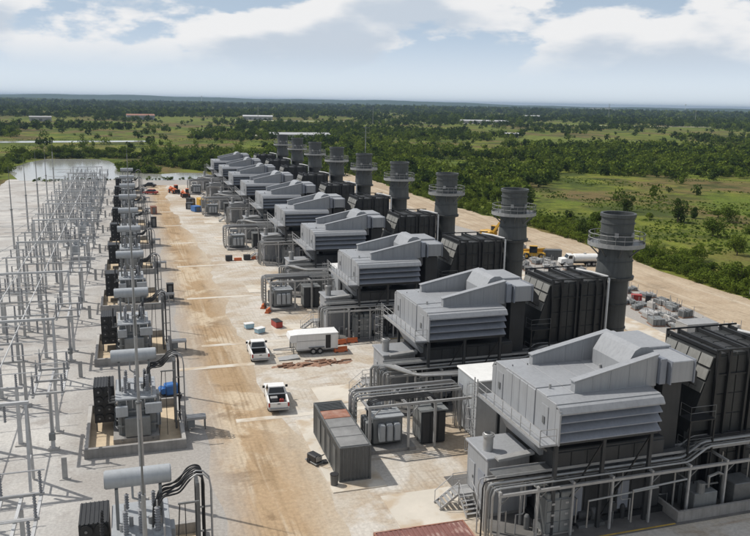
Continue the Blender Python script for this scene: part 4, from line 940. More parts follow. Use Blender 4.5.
g = thing('tool_box', (0,0,0), 'grey tool box lying in the bed of the nearer pickup', 'tool box'); MB().bbox(-.55, .1, -.25, .25, 0, .3, .03).build('body', M['galv_dk'], g); MB().bbox(-.57, .12, -.27, .27, .301, .36, .02).build('lid', M['galv'], g); place(g, 12.65, 70.3, R(-3), .715)
t2 = make_pickup('white pickup truck farther up the road, parked in front of the white trailer'); place(t2, 13.4, 86.3, R(-2))

def make_trailer():
    t = thing('cargo_trailer', (0,0,0), 'white enclosed gooseneck trailer with open side door, beside the farther pickup', 'trailer'); mb = lambda: MB()
    L_, W = 2.45, 1.1    # axis along X, tongue to -X
    mb().bbox(-L_, L_, -W, W, .55, 2.4, .06).build('box_body', M['white'], t)
    mb().bbox(-L_-.05, L_+.05, -W-.05, W+.05, 2.401, 2.48, .04).build('roof', M['white'], t)
    mb().prism([(-L_-.01, 1.5), (-L_-.01, 2.44), (-L_-.75, 2.38), (-L_-.9, 1.9), (-L_-.7, 1.5)], 'y', -W+.04, W-.04).build('gooseneck_nose', M['white'], t)
    mb().box(-L_, L_, -W+.05, W-.05, .38, .54).build('chassis', M['galv_dk'], t)
    dr = mb().box(.95, 1.55, -W-.012, -W+.03, .62, 2.25).build('door_opening', M['black'], t)
    mb().bbox(1.6, 2.2, -W-.09, -W-.02, .62, 2.25, .02).build('door', M['white'], t)
    for z in (.62, 1.6): mb().box(-L_+.02, .9, -W-.02, -W-.002, z, z+.05).build('trim', M['galv'], t)
    for xx in (-.55, .25):
        for s_ in (-1, 1):
            b = mb(); b.cyl((xx, s_*(W-.02), .36), (xx, s_*(W+.16), .36), .36, n=18); k = b.build('wheel', M['tyre'], t); mb().cyl((xx, s_*(W+.161), .36), (xx, s_*(W+.175), .36), .2, n=12).build('rim', M['galv'], k)
    mb().box(-1.1, .8, -W-.22, -W-.021, .80, .86).build('mudguard', M['galv_dk'], t)
    for yy in (-.5, .5): mb().beam((-L_-.3, yy, 1.49), (-L_-.3, yy, .02), .1).build('landing_leg', M['galv_dk'], t)
    mb().beam((-L_-.6, 0, 1.49), (-L_-.6, 0, .55), .14).build('coupler', M['galv_dk'], t)
    mb().beam((-L_-.1, -.5, .5), (-L_-2.6, -.1, .5), .1).build('draw_bar', M['galv'], t); mb().beam((-L_-.1, .5, .5), (-L_-2.6, .1, .5), .1).build('draw_bar', M['galv'], t)
    return t
t = make_trailer(); place(t, 20.3, 86.3, R(-1.0))
t = thing('loading_ramp', (16.6, 84.4, 0), 'flat grey ramp plate on the ground at the trailer nose', 'ramp'); MB().prism([(-1.2, 0), (1.2, 0), (1.2, .25)], 'y', -.7, .7).build('plate', M['galv'], t); MB().box(-1.2, 1.2, -.75, -.71, 0, .1).build('edge_bar', M['galv_dk'], t)

def make_container(label, L_, mm, roofm, nm='shipping_container'):
    # long axis Y, near-left corner at origin
    t = thing(nm, (0,0,0), label, 'container'); mb = lambda: MB(); W, H = 2.55, 2.85
    mb().box(.06, W-.06, .06, L_-.06, .15, H-.05).build('shell', M[mm], t)
    for xx in (0, W-.14):
        for yy in (0, L_-.14): mb().box(xx, xx+.14, yy, yy+.14, 0, H).build('corner_post', M[mm], t)
    for z in (.0, H-.12):
        for xx in (.0, W-.1): mb().box(xx, xx+.1, .145, L_-.145, z, z+.12).build('side_rail', M[mm], t)
        for yy in (.0, L_-.1): mb().box(.145, W-.145, yy, yy+.1, z, z+.12).build('end_rail', M[mm], t)
    b = mb(); n = int(L_/.3)
    for i in range(n):
        y = .2+i*(L_-.4)/n
        for x_, sg in ((.06, -1), (W-.06, 1)): b.prism([(x_, y), (x_+sg*.05, y+.05), (x_+sg*.05, y+.14), (x_, y+.19)], 'z', .13, H-.13)
    b.build('corrugation', M[mm], t)['kind'] = 'stuff'
    b = mb()
    for i in range(7): x = .2+i*.32; b.prism([(x, .06), (x+.05, .015), (x+.16, .015), (x+.2, .06)], 'z', .13, H-.13)
    b.build('end_corrugation', M[mm], t)['kind'] = 'stuff'
    return t, mb, W, H
t, mb, W, H = make_container('long charcoal container beside the sand road, with one rusty roof panel', 9.6, 'cont', 'cont_roof'); place(t, 14.55, 53.8, R(-1), .09)
ysr = [.15, 2.0, 3.85, 5.7, 7.5, 9.45]
for i in range(5):
    mm = M['rust'] if i == 3 else (M['black'] if i == 4 else M['cont_roof'])
    p = mb().bbox(.14, W-.14, ysr[i]+.04, ysr[i+1]-.04, H-.05+(-.1 if i == 4 else 0), H+.04+(-.1 if i == 4 else 0), .02).build('roof_panel', mm, t)
    if i == 3: p['label'] = 'rusty brown roof panel'
    if i == 4:
        p['label'] = 'black recessed cooling grille'
        for q in range(8): mb().box(.2, W-.2, ysr[4]+.15+q*.21, ysr[4]+.22+q*.21, H-.04, H+.03).build('grille_bar', M['cont'], p)
for yy in (1.2, 3.2, 5.0, 6.8): mb().box(-.035, .0, yy, yy+.95, .25, 2.3).build('side_door', M['cont'], t)
for yy in (3.4,): mb().box(-.5, -.1, yy, yy+.6, -.07, .12).build('step', M['black'], t)
t, mb, W, H = make_container('red brown corrugated container roof at the bottom edge of the picture', 6.0, 'rust', 'redroof'); place(t, 13.5, 41.75, R(-91.0), .06)
b = mb()
for i in range(18): b.prism([(.15, H-.05), (.15, H+.0), (W-.15, H+.0), (W-.15, H-.05)], 'y', .2+i*.32, .36+i*.32)
b.build('roof_ribs', M['redroof'], t); mb().box(.1, W-.1, .1, 5.9, H-.06, H-.045).build('roof_sheet', M['redroof'], t)

def simple(name, label, cat, x, y, rz, parts, z=.014, group=None):
    t = thing(name, (0,0,0), label, cat, group)
    for nm, fn, m in parts: b = MB(); fn(b); b.build(nm, M[m], t)
    return place(t, x, y, R(rz), z)
BX = lambda *a, e=.03: (lambda b: b.bbox(*a, e))
simple('waste_bin', 'small dark bin at the near corner of the charcoal container', 'bin', 14.1, 53.6, 0, [('drum', lambda b: b.cyl((0,0,0), (0,0,.85), .28, .33, 14), 'cont'), ('lid', lambda b: b.cyl((0,0,.851), (0,0,.9), .35, n=14), 'black')], .09)
simple('welding_set', 'black wheeled welding set on the sand beside the container', 'welder', 13.5, 57.8, 25, [('body', BX(-.35,.35,-.6,.6,.25,.8,e=.08), 'black'), ('handle', lambda b: b.tube([(-.3,-.6,.7),(-.3,-.95,1.0),(.3,-.95,1.0),(.3,-.6,.7)], .03), 'galv_dk'), ('panel', BX(-.3,.3,-.64,-.602,.35,.7,e=.01), 'galv'), ('wheel', lambda b: b.cyl((-.42,.3,.2),(-.36,.3,.2), .2, n=12), 'tyre'), ('wheel', lambda b: b.cyl((.36,.3,.2),(.42,.3,.2), .2, n=12), 'tyre'), ('tray', BX(-.4,.4,-.75,.75,.12,.22,e=.02), 'galv_dk')])
# drums, crates, barriers
def drum(b, x, y, r=.3, h=.9):
    b.lathe((x, y, 0), [(0,0),(r,0),(r,h*.32),(r*1.05,h*.34),(r,h*.36),(r,h*.65),(r*1.05,h*.67),(r,h*.69),(r,h),(r*.9,h),(r*.9,h-.04),(0,h-.04)], 16)
for i, (x, y, m, lab) in enumerate(((14.1, 97.6, 'paleblue', 'pale blue tote bin on the road, farther of the pair'), (15.1, 95.2, 'paleblue', 'pale blue tote bin on the road, nearer of the pair'))):
    simple('tote_bin', lab, 'bin', x, y, 10+20*i, [('tub', lambda b: b.prism([(-.5,0),(.5,0),(.6,.65),(-.6,.65)], 'y', -.4, .4), m), ('lid', BX(-.64,.64,-.45,.45,.651,.72), 'white'), ('skid', BX(-.7,.7,-.5,.5,-.0,.0001,e=.00001) if False else BX(-.55,.55,-.43,.43,.0,.06,e=.01), 'wood')])
simple('tool_crate', 'red steel crate standing on the sand beyond the trailer', 'crate', 17.7, 97.4, 12, [('body', BX(-.45,.45,-.9,.9,.1,.85), 'red'), ('lid', BX(-.48,.48,-.93,.93,.851,.92), 'black'), ('skid', BX(-.4,.4,-.8,.8,0,.1,e=.01), 'wood')])
bar = []
for i, (x, y, rz, w_, lab) in enumerate(((17.6, 107.4, 70, 1.5, 'farther orange barrier beside the auxiliary transformer gantry'), (17.9, 104.8, 60, 1.6, 'nearer orange barrier beside the auxiliary transformer gantry'), (23.1, 85.4, 5, 1.6, 'orange barrier right behind the white trailer'), (23.9, 88.2, 10, 1.3, 'orange barrier behind the trailer, left of two by the rack'), (25.4, 88.5, 0, 1.3, 'orange barrier behind the trailer, right of two by the rack'),
      (18.6, 141.5, 0, 1.4, 'left orange barrier in the row of boxes by the gantry'), (21.9, 142.2, 0, 1.4, 'right orange barrier in the row of boxes by the gantry'))):
    simple('plastic_barrier', lab, 'barrier', x, y, rz, [('body', lambda b: b.prism([(-.3,0),(.3,0),(.28,.16),(.14,.34),(.12,.58),(-.12,.58),(-.14,.34),(-.28,.16)], 'x', -w_/2, w_/2), 'orange'), ('foot', BX(-w_/2+.1,-w_/2+.4,-.34,.34,.0,.1,e=.01), 'black'), ('foot', BX(w_/2-.4,w_/2-.1,-.34,.34,.0,.1,e=.01), 'black')], group='orange plastic barriers')
for x, lab in ((17.0, 'dark crate at the left end of the orange box row'), (20.3, 'dark crate between two orange barriers by the gantry')):
    simple('crate', lab, 'crate', x, 141.8, 0, [('body', BX(-.6,.6,-.45,.45,.1,.95), 'under'), ('lid', BX(-.63,.63,-.48,.48,.951,1.02), 'black'), ('skid', BX(-.5,.5,-.4,.4,0,.1,e=.01), 'wood')])
# broken timber dunnage on the ground in front of the trailer
r_ = random.Random(5)
for i in range(22):
    x = 14.6+r_.random()*8.5; y = 81.2+r_.random()*1.6+(x-14.6)*.02
    b = MB((x, y, .012)); a = r_.uniform(-.25, .25)+(1.5 if r_.random() < .15 else 0); l_ = r_.uniform(.6, 1.8); u = Vector((math.cos(a), math.sin(a), 0)); c_ = Vector((x, y, r_.uniform(.08, .2)))
    b.beam(c_-u*l_/2, c_+u*l_/2, r_.uniform(.12, .24), .1); o = b.build('timber', M['wood']); tag(o, 'loose reddish timber lying on the sand between the two pickups and the trailer', 'timber', 'loose timbers in front of the trailer')
b = MB((18.8, 81.6, .012)); n = 40; vs = []
for i in range(n):
    x = 14.2+i*.24; q = math.sin(math.pi*i/(n-1)); w_ = .25+.7*q*r_.uniform(.5, 1.1); yc = 81.7+.25*math.sin(i*.5)
    for a in (-1, -.5, 0, .5, 1): vs.append((x, yc+w_*a+r_.uniform(-.1, .1), .01 if abs(a) == 1 else .02+.16*q*r_.uniform(.3, 1)))
b.add(vs, [(i*5+j, (i+1)*5+j, (i+1)*5+j+1, i*5+j+1) for i in range(n-1) for j in range(4)]); struct('', b.build('soil_spill', M['soil'], smooth=True))
# blue machine beside the second transformer
simple('pressure_washer', 'blue wheeled power unit beside the second transformer', 'power unit', 3.0, 75.4, 12, [('base', BX(-1.0,1.0,-.7,.7,.3,.5), 'black'), ('hood', BX(-.5,.8,-.55,.55,.51,1.5,e=.12), 'blue'), ('tank', lambda b: b.cyl((-.75,-.5,.95),(-.75,.5,.95), .3, n=14), 'blue'), ('wheel', lambda b: b.cyl((-.6,-.85,.3),(-.6,-.72,.3), .3, n=14), 'tyre'), ('wheel', lambda b: b.cyl((.6,-.85,.3),(.6,-.72,.3), .3, n=14), 'tyre'), ('wheel', lambda b: b.cyl((.6,.72,.3),(.6,.85,.3), .3, n=14), 'tyre'), ('exhaust', lambda b: b.cyl((.4,.2,1.5),(.4,.2,1.95), .06), 'galv_dk')])
# machines at the far end
def make_lift(label, x, y, rz, m='orange'):
    t = thing('telehandler', (0,0,0), label, 'telehandler', 'lifting machines at the far end of the road'); mb = lambda: MB()
    mb().bbox(-.9, .9, -2.2, 2.0, .6, 1.3, .1).build('chassis', M[m], t); mb().bbox(-1.0, -.15, -.6, .9, 1.3, 2.5, .1).build('cab', M['glass'], t); mb().bbox(-1.02, -.13, -.62, .92, 2.5, 2.6, .04).build('cab_roof', M[m], t)
    mb().beam((.4, -2.0, 1.9), (.4, 3.2, 1.3), .36, .4).build('boom', M[m], t); mb().bbox(.3, 1.1, -1.6, .2, 1.3, 1.75, .08).build('engine_cover', M[m], t)
    mb().box(-.5, 1.2, 3.2, 3.3, .5, 1.5).build('fork_carriage', M['black'], t)
    for xx in (-.1, .8): mb().box(xx-.06, xx+.06, 3.3, 4.4, .5, .58).build('fork', M['black'], t)
    for xx in (-1.0, 1.0):
        for yy in (-1.4, 1.4): wheel(mb, xx, yy, .6, .4, t, m)
    return place(t, x, y, R(rz))
make_lift('orange telehandler farther up the road, left of the pair', 13.6, 251, 200); make_lift('orange telehandler nearer on the road, right of the pair', 16.2, 240, 185)
def make_car(label, x, y, rz, m):
    t = thing('parked_car', (0,0,0), label, 'car', 'cars parked by the far transformers'); mb = lambda: MB(); W = .9
    mb().prism([(2.25,.35),(2.3,.7),(1.2,.92),(-1.9,.95),(-2.25,.85),(-2.25,.35)], 'x', -W, W).build('body', M[m], t)
    mb().add([(-.86,-1.7,.95),(.86,-1.7,.95),(.86,1.15,.93),(-.86,1.15,.93),(-.66,-1.2,1.5),(.66,-1.2,1.5),(.66,.35,1.5),(-.66,.35,1.5)], [(0,1,5,4),(1,2,6,5),(2,3,7,6),(3,0,4,7)]).build('window_band', M['glass'], t)
    mb().box(-.66, .66, -1.2, .35, 1.49, 1.53).build('roof', M[m], t)
    for xx in (-.8, .8):
        for yy in (-1.4, 1.4): wheel(mb, xx, yy, .33, .22, t)
    for xx in (-.7, .7): mb().box(xx-.15, xx+.15, -2.27, -2.24, .62, .8).build('tail_lamp', M['lamp'], t)
    return place(t, x, y, R(rz))
make_car('black car parked at the far end of the road beside the pond', 6.6, 270, 75, 'black'); make_car('dark red car parked by the far transformers', 6.4, 249.5, 60, 'red')
def make_box(name, label, cat, x, y, rz, w_, l_, h, m):
    t = thing(name, (0,0,0), label, cat); mb = lambda: MB()
    mb().bbox(-w_/2, w_/2, -l_/2, l_/2, .12, h, .05).build('body', M[m], t); mb().box(-w_/2+.05, w_/2-.05, -l_/2+.05, l_/2-.05, 0, .119).build('skid', M['galv_dk'], t)
    mb().bbox(-w_/2-.03, w_/2+.03, -l_/2-.03, l_/2+.03, h+.001, h+.08, .02).build('lid', M[m], t); mb().box(-w_/4, w_/4, -l_/2-.02, -l_/2-.002, .25, h-.2).build('door', M['galv_dk'], t)
    return place(t, x, y, R(rz))
make_box('storage_box', 'rust red storage box at the road edge by the far transformers', 'storage box', 5.9, 206, 5, 1.4, 2.2, 1.9, 'rust')
make_box('portable_cabinet', 'tall black cabinet at the road edge by the far transformers', 'cabinet', 5.2, 184, 0, 1.2, 1.2, 2.3, 'black')
make_box('portable_cabinet', 'tall black cabinet at the road edge nearer the camera, behind a riser', 'cabinet', 5.2, 116, 0, 1.0, 1.0, 2.2, 'black')
make_box('yellow_container', 'yellow container among equipment at the far end of the road', 'container', 19.2, 217, 5, 2.4, 5.0, 2.3, 'yellow')
make_box('storage_box', 'blue storage box beside the yellow container', 'storage box', 16.8, 208.5, 20, 2.0, 2.6, 1.4, 'blue')
make_box('storage_box', 'dark storage box left of the blue one', 'storage box', 15.6, 214, -15, 1.8, 2.6, 1.6, 'under')
make_box('storage_box', 'small black box left of the yellow container', 'storage box', 16.4, 222, 30, 1.6, 2.2, 1.8, 'black')
for i, (x, y) in enumerate(((26.5, 262), (30.2, 262.6), (34.0, 263.2))):
    make_box('lift_basket', '%s red skip from the left in the row beyond the far gantries' % ORD[i], 'skip', x, y, 2, 3.2, 1.4, 1.2, 'orange' if i % 2 else 'red')['group'] = 'red skips at the far end'

# ---- back lot beyond the stacks
def make_tanker(x, y, rz):
    t = thing('tanker_truck', (0,0,0), 'white water tanker truck parked on the dirt track behind the stacks', 'truck'); mb = lambda: MB()
    mb().box(-.55, .55, -4.0, 3.6, .6, .85).build('chassis', M['black'], t)
    n = 20; prof = []
    b = mb(); vs = []; ysx = [(-4.0, .75), (-3.85, 1.0), (1.2, 1.0), (1.35, .75)]; 
    for yv, s_ in ysx:
        for i in range(n): a = 2*math.pi*i/n; vs.append((1.2*s_*math.cos(a), yv, 1.75+.88*s_*math.sin(a)))
    fs = [(q*n+i, q*n+(i+1)%n, (q+1)*n+(i+1)%n, (q+1)*n+i) for q in range(3) for i in range(n)]+[tuple(range(n)), tuple(range(3*n, 4*n))]
    b.add(vs, fs).build('tank', M['white'], t, smooth=True)
    mb().cyl((0,-1.2,2.6), (0,-1.2,2.8), .3, n=12).build('manhole', M['galv'], t)
    cab = mb().prism([(1.6,.7),(1.6,2.5),(2.6,2.55),(3.0,1.75),(4.3,1.6),(4.4,.7)], 'x', -1.1, 1.1).build('cab', M['white'], t)
    for sx in (-1, 1): mb().box(*sorted((sx*1.101, sx*1.115)), 1.9, 2.7, 1.7, 2.35).build('side_window', M['glass'], cab)
    mb().prism([(2.65,2.45),(2.69,2.45),(3.04,1.8),(3.0,1.8)], 'x', -.95, .95).build('windscreen', M['glass'], cab)
    for xx in (-.95, .95):
        for yy in (3.5, -1.9, -3.0): wheel(mb, xx, yy, .5, .32, t)
    mb().box(-1.15, 1.15, -4.15, -4.05, .5, .75).build('rear_bumper', M['black'], t)
    return place(t, x, y, R(rz), .02)
make_tanker(79.0, 123.6, 78).scale = (.85, .85, .85)
def make_excavator(x, y, rz):
    t = thing('excavator', (0,0,0), 'yellow tracked excavator working on the dirt track', 'excavator'); mb = lambda: MB()
    for xx in (-1.0, 1.0): mb().prism([(-1.7,.15),(-1.5,.0),(1.5,.0),(1.7,.15),(1.75,.5),(1.5,.75),(-1.5,.75),(-1.75,.5)], 'x', xx-.28, xx+.28).build('track', M['tyre'], t)
    mb().box(-.8, .8, -.9, .9, .4, .95).build('undercarriage', M['black'], t)
    mb().bbox(-1.2, 1.2, -2.0, 1.1, 1.0, 1.9, .12).build('upper_body', M['yellow'], t); mb().bbox(-1.15, -.3, -.2, 1.3, 1.9, 2.9, .1).build('cab', M['glass'], t); mb().box(-1.17, -.28, -.22, 1.32, 2.9, 3.0).build('cab_roof', M['yellow'], t)
    bm_ = mb(); bm_.beam((.2, 1.0, 1.5), (.2, 3.0, 4.0), .35, .5); bm_.beam((.2, 3.0, 4.0), (.2, 5.0, 3.4), .3, .42); bm_.build('boom', M['yellow'], t)
    mb().beam((.2, 5.0, 3.5), (.2, 5.6, 1.4), .26, .36).build('stick', M['yellow'], t); mb().prism([(5.4,1.5),(6.1,1.3),(5.9,.5),(5.1,.6),(5.0,1.1)], 'x', -.4, .8).build('bucket', M['galv_dk'], t)
    return place(t, x, y, R(rz), .02)
make_excavator(75.2, 153.4, 200)
t = make_lift('yellow telehandler on the dirt track in front of the stacks', 74.0, 131.5, 60, 'yellow'); t['group'] = 'machines on the dirt track'
make_box('fuel_tank', 'dark green fuel tank beside the yellow telehandler', 'fuel tank', 77.2, 130.2, 70, 1.6, 3.4, 1.8, 'cont')
make_box('yellow_machine', 'yellow generator trailer left of the excavator', 'generator', 79.5, 151, 70, 1.8, 5.0, 1.7, 'yellow')
make_box('red_pump', 'small red pump unit among the stored gear behind the stacks', 'pump', 73.0, 97.8, 60, 1.0, 1.5, 1.0, 'red')
make_box('crate', 'black crate beside the red pump unit', 'crate', 74.4, 96.8, 60, .7, .8, 1.0, 'black')
make_box('equipment_shed', 'pale grey equipment shed among the stored gear behind the nearest unit', 'shed', 68.4, 79.0, -2, 4.6, 2.4, 2.3, 'galv')
make_box('equipment_shed', 'grey cabinet shed beside the stack of the second unit', 'shed', 68.0, 101.5, 0, 2.4, 3.0, 2.2, 'xfmr')
r_ = random.Random(9); n_ = 0
for i in range(150):
    x = r_.uniform(67.3, 77.2); y = 70+i*.55+r_.uniform(-.8, .8); mm = r_.choice(['galv', 'galv_dk', 'xfmr', 'galv', 'conc'])
    if 64 < x < 71.8 and 76.5 < y < 81.5: continue
    t = thing('stored_skid', (0,0,0), {'galv': 'bright grey', 'galv_dk': 'dark grey', 'xfmr': 'slate grey', 'conc': 'pale concrete'}[mm]+' skid of parts '+('at track side' if x > 74 else 'at lane side' if x < 70 else 'in the middle')+' of the store behind stacks, '+('near end' if y < 90 else 'far end' if y > 125 else 'midway'), 'stored gear', 'stored steel skids behind the stacks')
    w_, l_, h = r_.uniform(.8, 2.0), r_.uniform(1.2, 2.2), r_.uniform(.3, .9)
    MB().box(-w_/2, w_/2, -l_/2, l_/2, 0, .14).build('skid', M['wood'], t)
    for q in range(3): MB().bbox(-w_/2+q*w_/3+.03, -w_/2+(q+1)*w_/3-.03, -l_/2+.1, l_/2-.1, .141, h*r_.uniform(.5, 1)+.16, .03).build('load', M[mm], t)
    b = MB()
    for sx in (-1, 1): b.box(sx*w_/2-.03, sx*w_/2+.03, -l_/2, -l_/2+.06, .1, h+.7)
    b.build('stake', M['galv'], t)
    place(t, x, y, r_.uniform(-.3, .3))
# earth berm beside the concrete lane
b = MB(); vs = []; n = 60
for i in range(n):
    y = 58+i*3.2; hh = .9+.25*math.sin(i*.7)+.15*r_.random()
    vs += [(59.2+jit(.2), y, 0), (60.1+jit(.2), y, hh*.7), (61.0+jit(.2), y, hh*.6), (62.1, y, 0)]
b.add(vs, [(i*4+j, (i+1)*4+j, (i+1)*4+j+1, i*4+j+1) for i in range(n-1) for j in range(3)]); struct('', b.build('earth_berm', M['backdirt'], smooth=True))

# ---- far buildings, poles, towers
def far_shed(label, x, y, rz, l_, w_, h, wall='white', roofm='white', n=6):
    t = thing('warehouse', (0,0,0), label, 'building', 'far buildings'); mb = lambda: MB()
    mb().box(-l_/2, l_/2, -w_/2, w_/2, 0, h).build('wall', M[wall], t)
    mb().prism([(-w_/2-.4, h+.01), (w_/2+.4, h+.01), (0, h+w_*.1)], 'x', -l_/2-.3, l_/2+.3).build('roof', M[roofm], t)
    for i in range(n):
        x_ = -l_/2+(i+.5)*l_/n; mb().box(x_-l_/n*.22, x_+l_/n*.22, -w_/2-.1, -w_/2-.01, .2, h*.62).build('door', M['galv_dk'], t)
    return place(t, x, y, R(rz), 0)
far_shed('long low white shed just beyond the far stacks', 131, 612, -3, 48, 14, 3.2, 'galv', 'galv_lt', n=9)
far_shed('white roofed barn left of the centre, beyond the pond', 190, 1190, -8, 44, 18, 5, 'galv', 'galv_lt')
far_shed('long pale shed in the field right of the farthest stacks', 520, 1100, -14, 72, 14, 4, 'galv', 'galv_lt', n=10)
far_shed('dark roofed house among trees at the far left', 20, 1120, 4, 36, 18, 6, 'house', 'rust', 4)
far_shed('pale house at the left edge beyond the fields', -95, 1010, 6, 24, 12, 5, 'galv', 'galv', 3)
far_shed('small white house on the right of the far fields', 820, 1500, -25, 30, 16, 6, 'galv', 'galv_lt')
far_shed('small white barn between tree lines right of centre', 330, 640, -20, 12, 8, 3.5, 'galv', 'galv_lt', n=2)
def tower_block(label, x, y, w_, d_, h, m):
    t = thing('plant_building', (0,0,0), label, 'building', 'white plant buildings on the horizon'); mb = lambda: MB()
    mb().box(-w_/2, w_/2, -d_/2, d_/2, 0, h).build('wall', M[m], t); mb().box(-w_/2+2, w_/2-2, -d_/2+2, d_/2-2, h, h+3).build('roof', M['galv'], t)
    for i in range(4): mb().box(-w_/2+(i+.3)*w_/4, -w_/2+(i+.7)*w_/4, -d_/2-.5, -d_/2-.01, h*.2, h*.8).build('window', M['xfmr'], t)
    return place(t, x, y, R(-30), 0)
for i, (azx, w_, h) in enumerate(((597, 62, 17), (608, 34, 19), (622, 84, 11))):
    a = (azx-375)/f_px; D = 4200; dv = Matrix((xa, d, up)) @ Vector((a, .21, -1)); dv.z = 0; dv.normalize()
    tower_block('%s white plant building from the left on the right horizon' % ORD[i], dv.x*D, dv.y*D, w_, 24, h, 'white' if i < 2 else 'xfmr_lt')
def pylon(label, px, D, H, nm='radio_mast', tank=False):
    a = (px-375)/f_px; dv = Matrix((xa, d, up)) @ Vector((a, .2, -1)); dv.z = 0; dv.normalize()
    t = thing(nm, (0,0,0), label, 'tower' if tank else 'pole', 'far poles and towers'); mb = lambda: MB()
    if tank:
        mb().lathe((0,0,0), [(3,0),(1.6,4),(1.4,H-12),(5,H-9),(7.5,H-5),(7,H-2),(4,H),(0,H+.5)], 16).build('tank', M['white'], t, smooth=True); mb().lathe((0,0,0), [(3.6,0),(3.6,.6),(0,.6)], 12).build('base', M['conc'], t)
    else:
        mb().cyl((0,0,0), (0,0,H), .5 if D > 1000 else .3, .25 if D > 1000 else .15, 8).build('pole', M['galv'], t)
        for q in range(3): mb().box(-2.2, 2.2, -.1, .1, H-1.5-q*2.5, H-1.3-q*2.5).build('crossarm', M['galv_dk'], t)
    return place(t, dv.x*D, dv.y*D, math.atan2(-dv.x, dv.y), 0)
pylon('grey transmission pole on the left of the far fields', 258, 900, 24); pylon('grey transmission pole right of the farthest stacks', 373, 1000, 24); pylon('tall transmission pole on the right horizon', 609, 1600, 34); pylon('transmission pole at the far right', 696, 1500, 26); pylon('thin pole standing behind the fourth stack', 366, 420, 17)
pylon('white water tower on the right horizon', 685, 7500, 60, 'water_tower', True); pylon('small water tower on the left horizon', 202, 8200, 60, 'water_tower', True)

# ------------------------------------------------------------------ vegetation
def crown_mesh(n, rx, rz_, zc, leaf, seed, lobes=9, flat=.35):
    r = np.random.default_rng(seed)
    lc = r.normal(size=(lobes, 3)); lc /= np.linalg.norm(lc, axis=1)[:, None]; lc *= r.uniform(.2, .74, (lobes, 1)); lr = r.uniform(.24, .55, lobes)
    k = r.integers(0, lobes, n); dv = r.normal(size=(n, 3)); dv /= np.linalg.norm(dv, axis=1)[:, None]
    P = lc[k]+dv*(lr[k]*r.uniform(.55, 1.0, n)**.5)[:, None]
    nr = dv+r.normal(size=(n, 3))*.55; nr /= np.linalg.norm(nr, axis=1)[:, None]
    P[:, 2] = np.maximum(P[:, 2], -.8)
    P *= np.array([rx, rx, rz_]); P[:, 2] += zc
    t1 = np.cross(nr, r.normal(size=(n, 3))); t1 /= np.linalg.norm(t1, axis=1)[:, None]; t2 = np.cross(nr, t1)
    s = leaf*r.uniform(.55, 1.3, n)[:, None]
    V = np.stack([P-t1*s, P-t2*s*.6, P+t1*s, P+t2*s*.6], 1).reshape(-1, 3)
    return V
def mesh_quads(name, V, m):
    me = bpy.data.meshes.new(name); nv = len(V); nf = nv//4
    me.vertices.add(nv); me.vertices.foreach_set('co', V.astype(np.float32).ravel())
    me.loops.add(nv); me.loops.foreach_set('vertex_index', np.arange(nv, dtype=np.int32))
    me.polygons.add(nf); me.polygons.foreach_set('loop_start', np.arange(0, nv, 4, dtype=np.int32)); me.polygons.foreach_set('loop_total', np.full(nf, 4, dtype=np.int32))
    me.update(calc_edges=True); me.materials.append(m); return me
# prototypes have unit-ish size: crown radius about 1, height about 2 (scaled per tree)
TP = []
for i, (rx, rz_, mm, n, lf_) in enumerate(((1.0, .95, 'leaf', 2200, .062), (1.1, .8, 'leaf', 2300, .065), (.85, 1.05, 'leaf_dark', 2100, .062), (1.05, .9, 'leaf_dark', 2200, .062), (1.2, .7, 'leaf_light', 2000, .066), (.9, 1.0, 'leaf_light', 2000, .062))):
    V = crown_mesh(n, rx, rz_, .82*rz_+.02, lf_, 100+i, 10)
    cme = mesh_quads('crown', V, M[mm])
    b = MB(); H = 1.2
    b.cyl((0,0,-.03), (.03,.02,.4), .06, .045, 7); b.cyl((.03,.02,.4), (.0,.05,1.15), .045, .012, 6)
    rr = random.Random(i)
    for q in range(6):
        a = rr.uniform(0, 6.28); z = rr.uniform(.15, .6); b.cyl((.02,.02,z), (.02+math.cos(a)*.6, .02+math.sin(a)*.6, z+rr.uniform(.3, .6)), .035, .01, 5)
    TP.append((cme, b.mesh('trunk', M['bark'])))
def add_tree(x, y, sx, sz, kind, label, cat, group):
    t = bpy.data.objects.new('tree' if cat == 'tree' else 'shrub', None); COL.objects.link(t); t.location = (x, y, 0); t.scale = (sx, sx, sz); t.rotation_euler.z = random.random()*6.28
    tag(t, label, cat, group); c_, tr = TP[kind]
    for nm, me in (('trunk', tr), ('crown', c_)):
        o = bpy.data.objects.new(nm, me); COL.objects.link(o); o.parent = t
from mathutils import noise as mnoise
def vn(x, y, s, seed): return mnoise.noise(Vector((x*s+seed*17.3, y*s+seed*5.7, seed*3.3)))
def blocked(x, y):
    if -42 < x < edge(min(y, 330))+1.5 and -40 < y < 300: return True
    if -50 < x < 36 and 288 < y < 404:     # pond
        if not (x > 10 and y > 322): return True
    if 55 < x < 125 and 620 < y < 770 and abs((x-104)-(y-640)*-.36) < 12: return True
    if 105 < x < 200 and 585 < y < 606: return True
    if x < 40 and -.115*x+y*0 is not None and abs(y-(553+.17*min(x, 0))) < 24 and x < 30: return True
    return False
fwd = Matrix((xa, d, up)) @ Vector((0,0,-1)); view_az = math.atan2(fwd.x, fwd.y)
trees = []
# hedge of bushes along the dirt track
y = 62.0
while y < 330:
    for j in range(2):
        x = edge(min(y, 330))+2.2+j*2.6+random.uniform(-1, 1.2)
        s = random.uniform(1.3, 2.4)*(1.0 if j else .85)
        if random.random() < (.9 if y < 128 or 150 < y < 175 else .35): trees.append((x, y+random.uniform(-1, 1), s, s*random.uniform(.8, 1.15), random.choice([0, 1, 5, 4, 5, 4]), 'hedge'))
    y += random.uniform(2.4, 3.4) if y < 170 else random.uniform(4, 7)
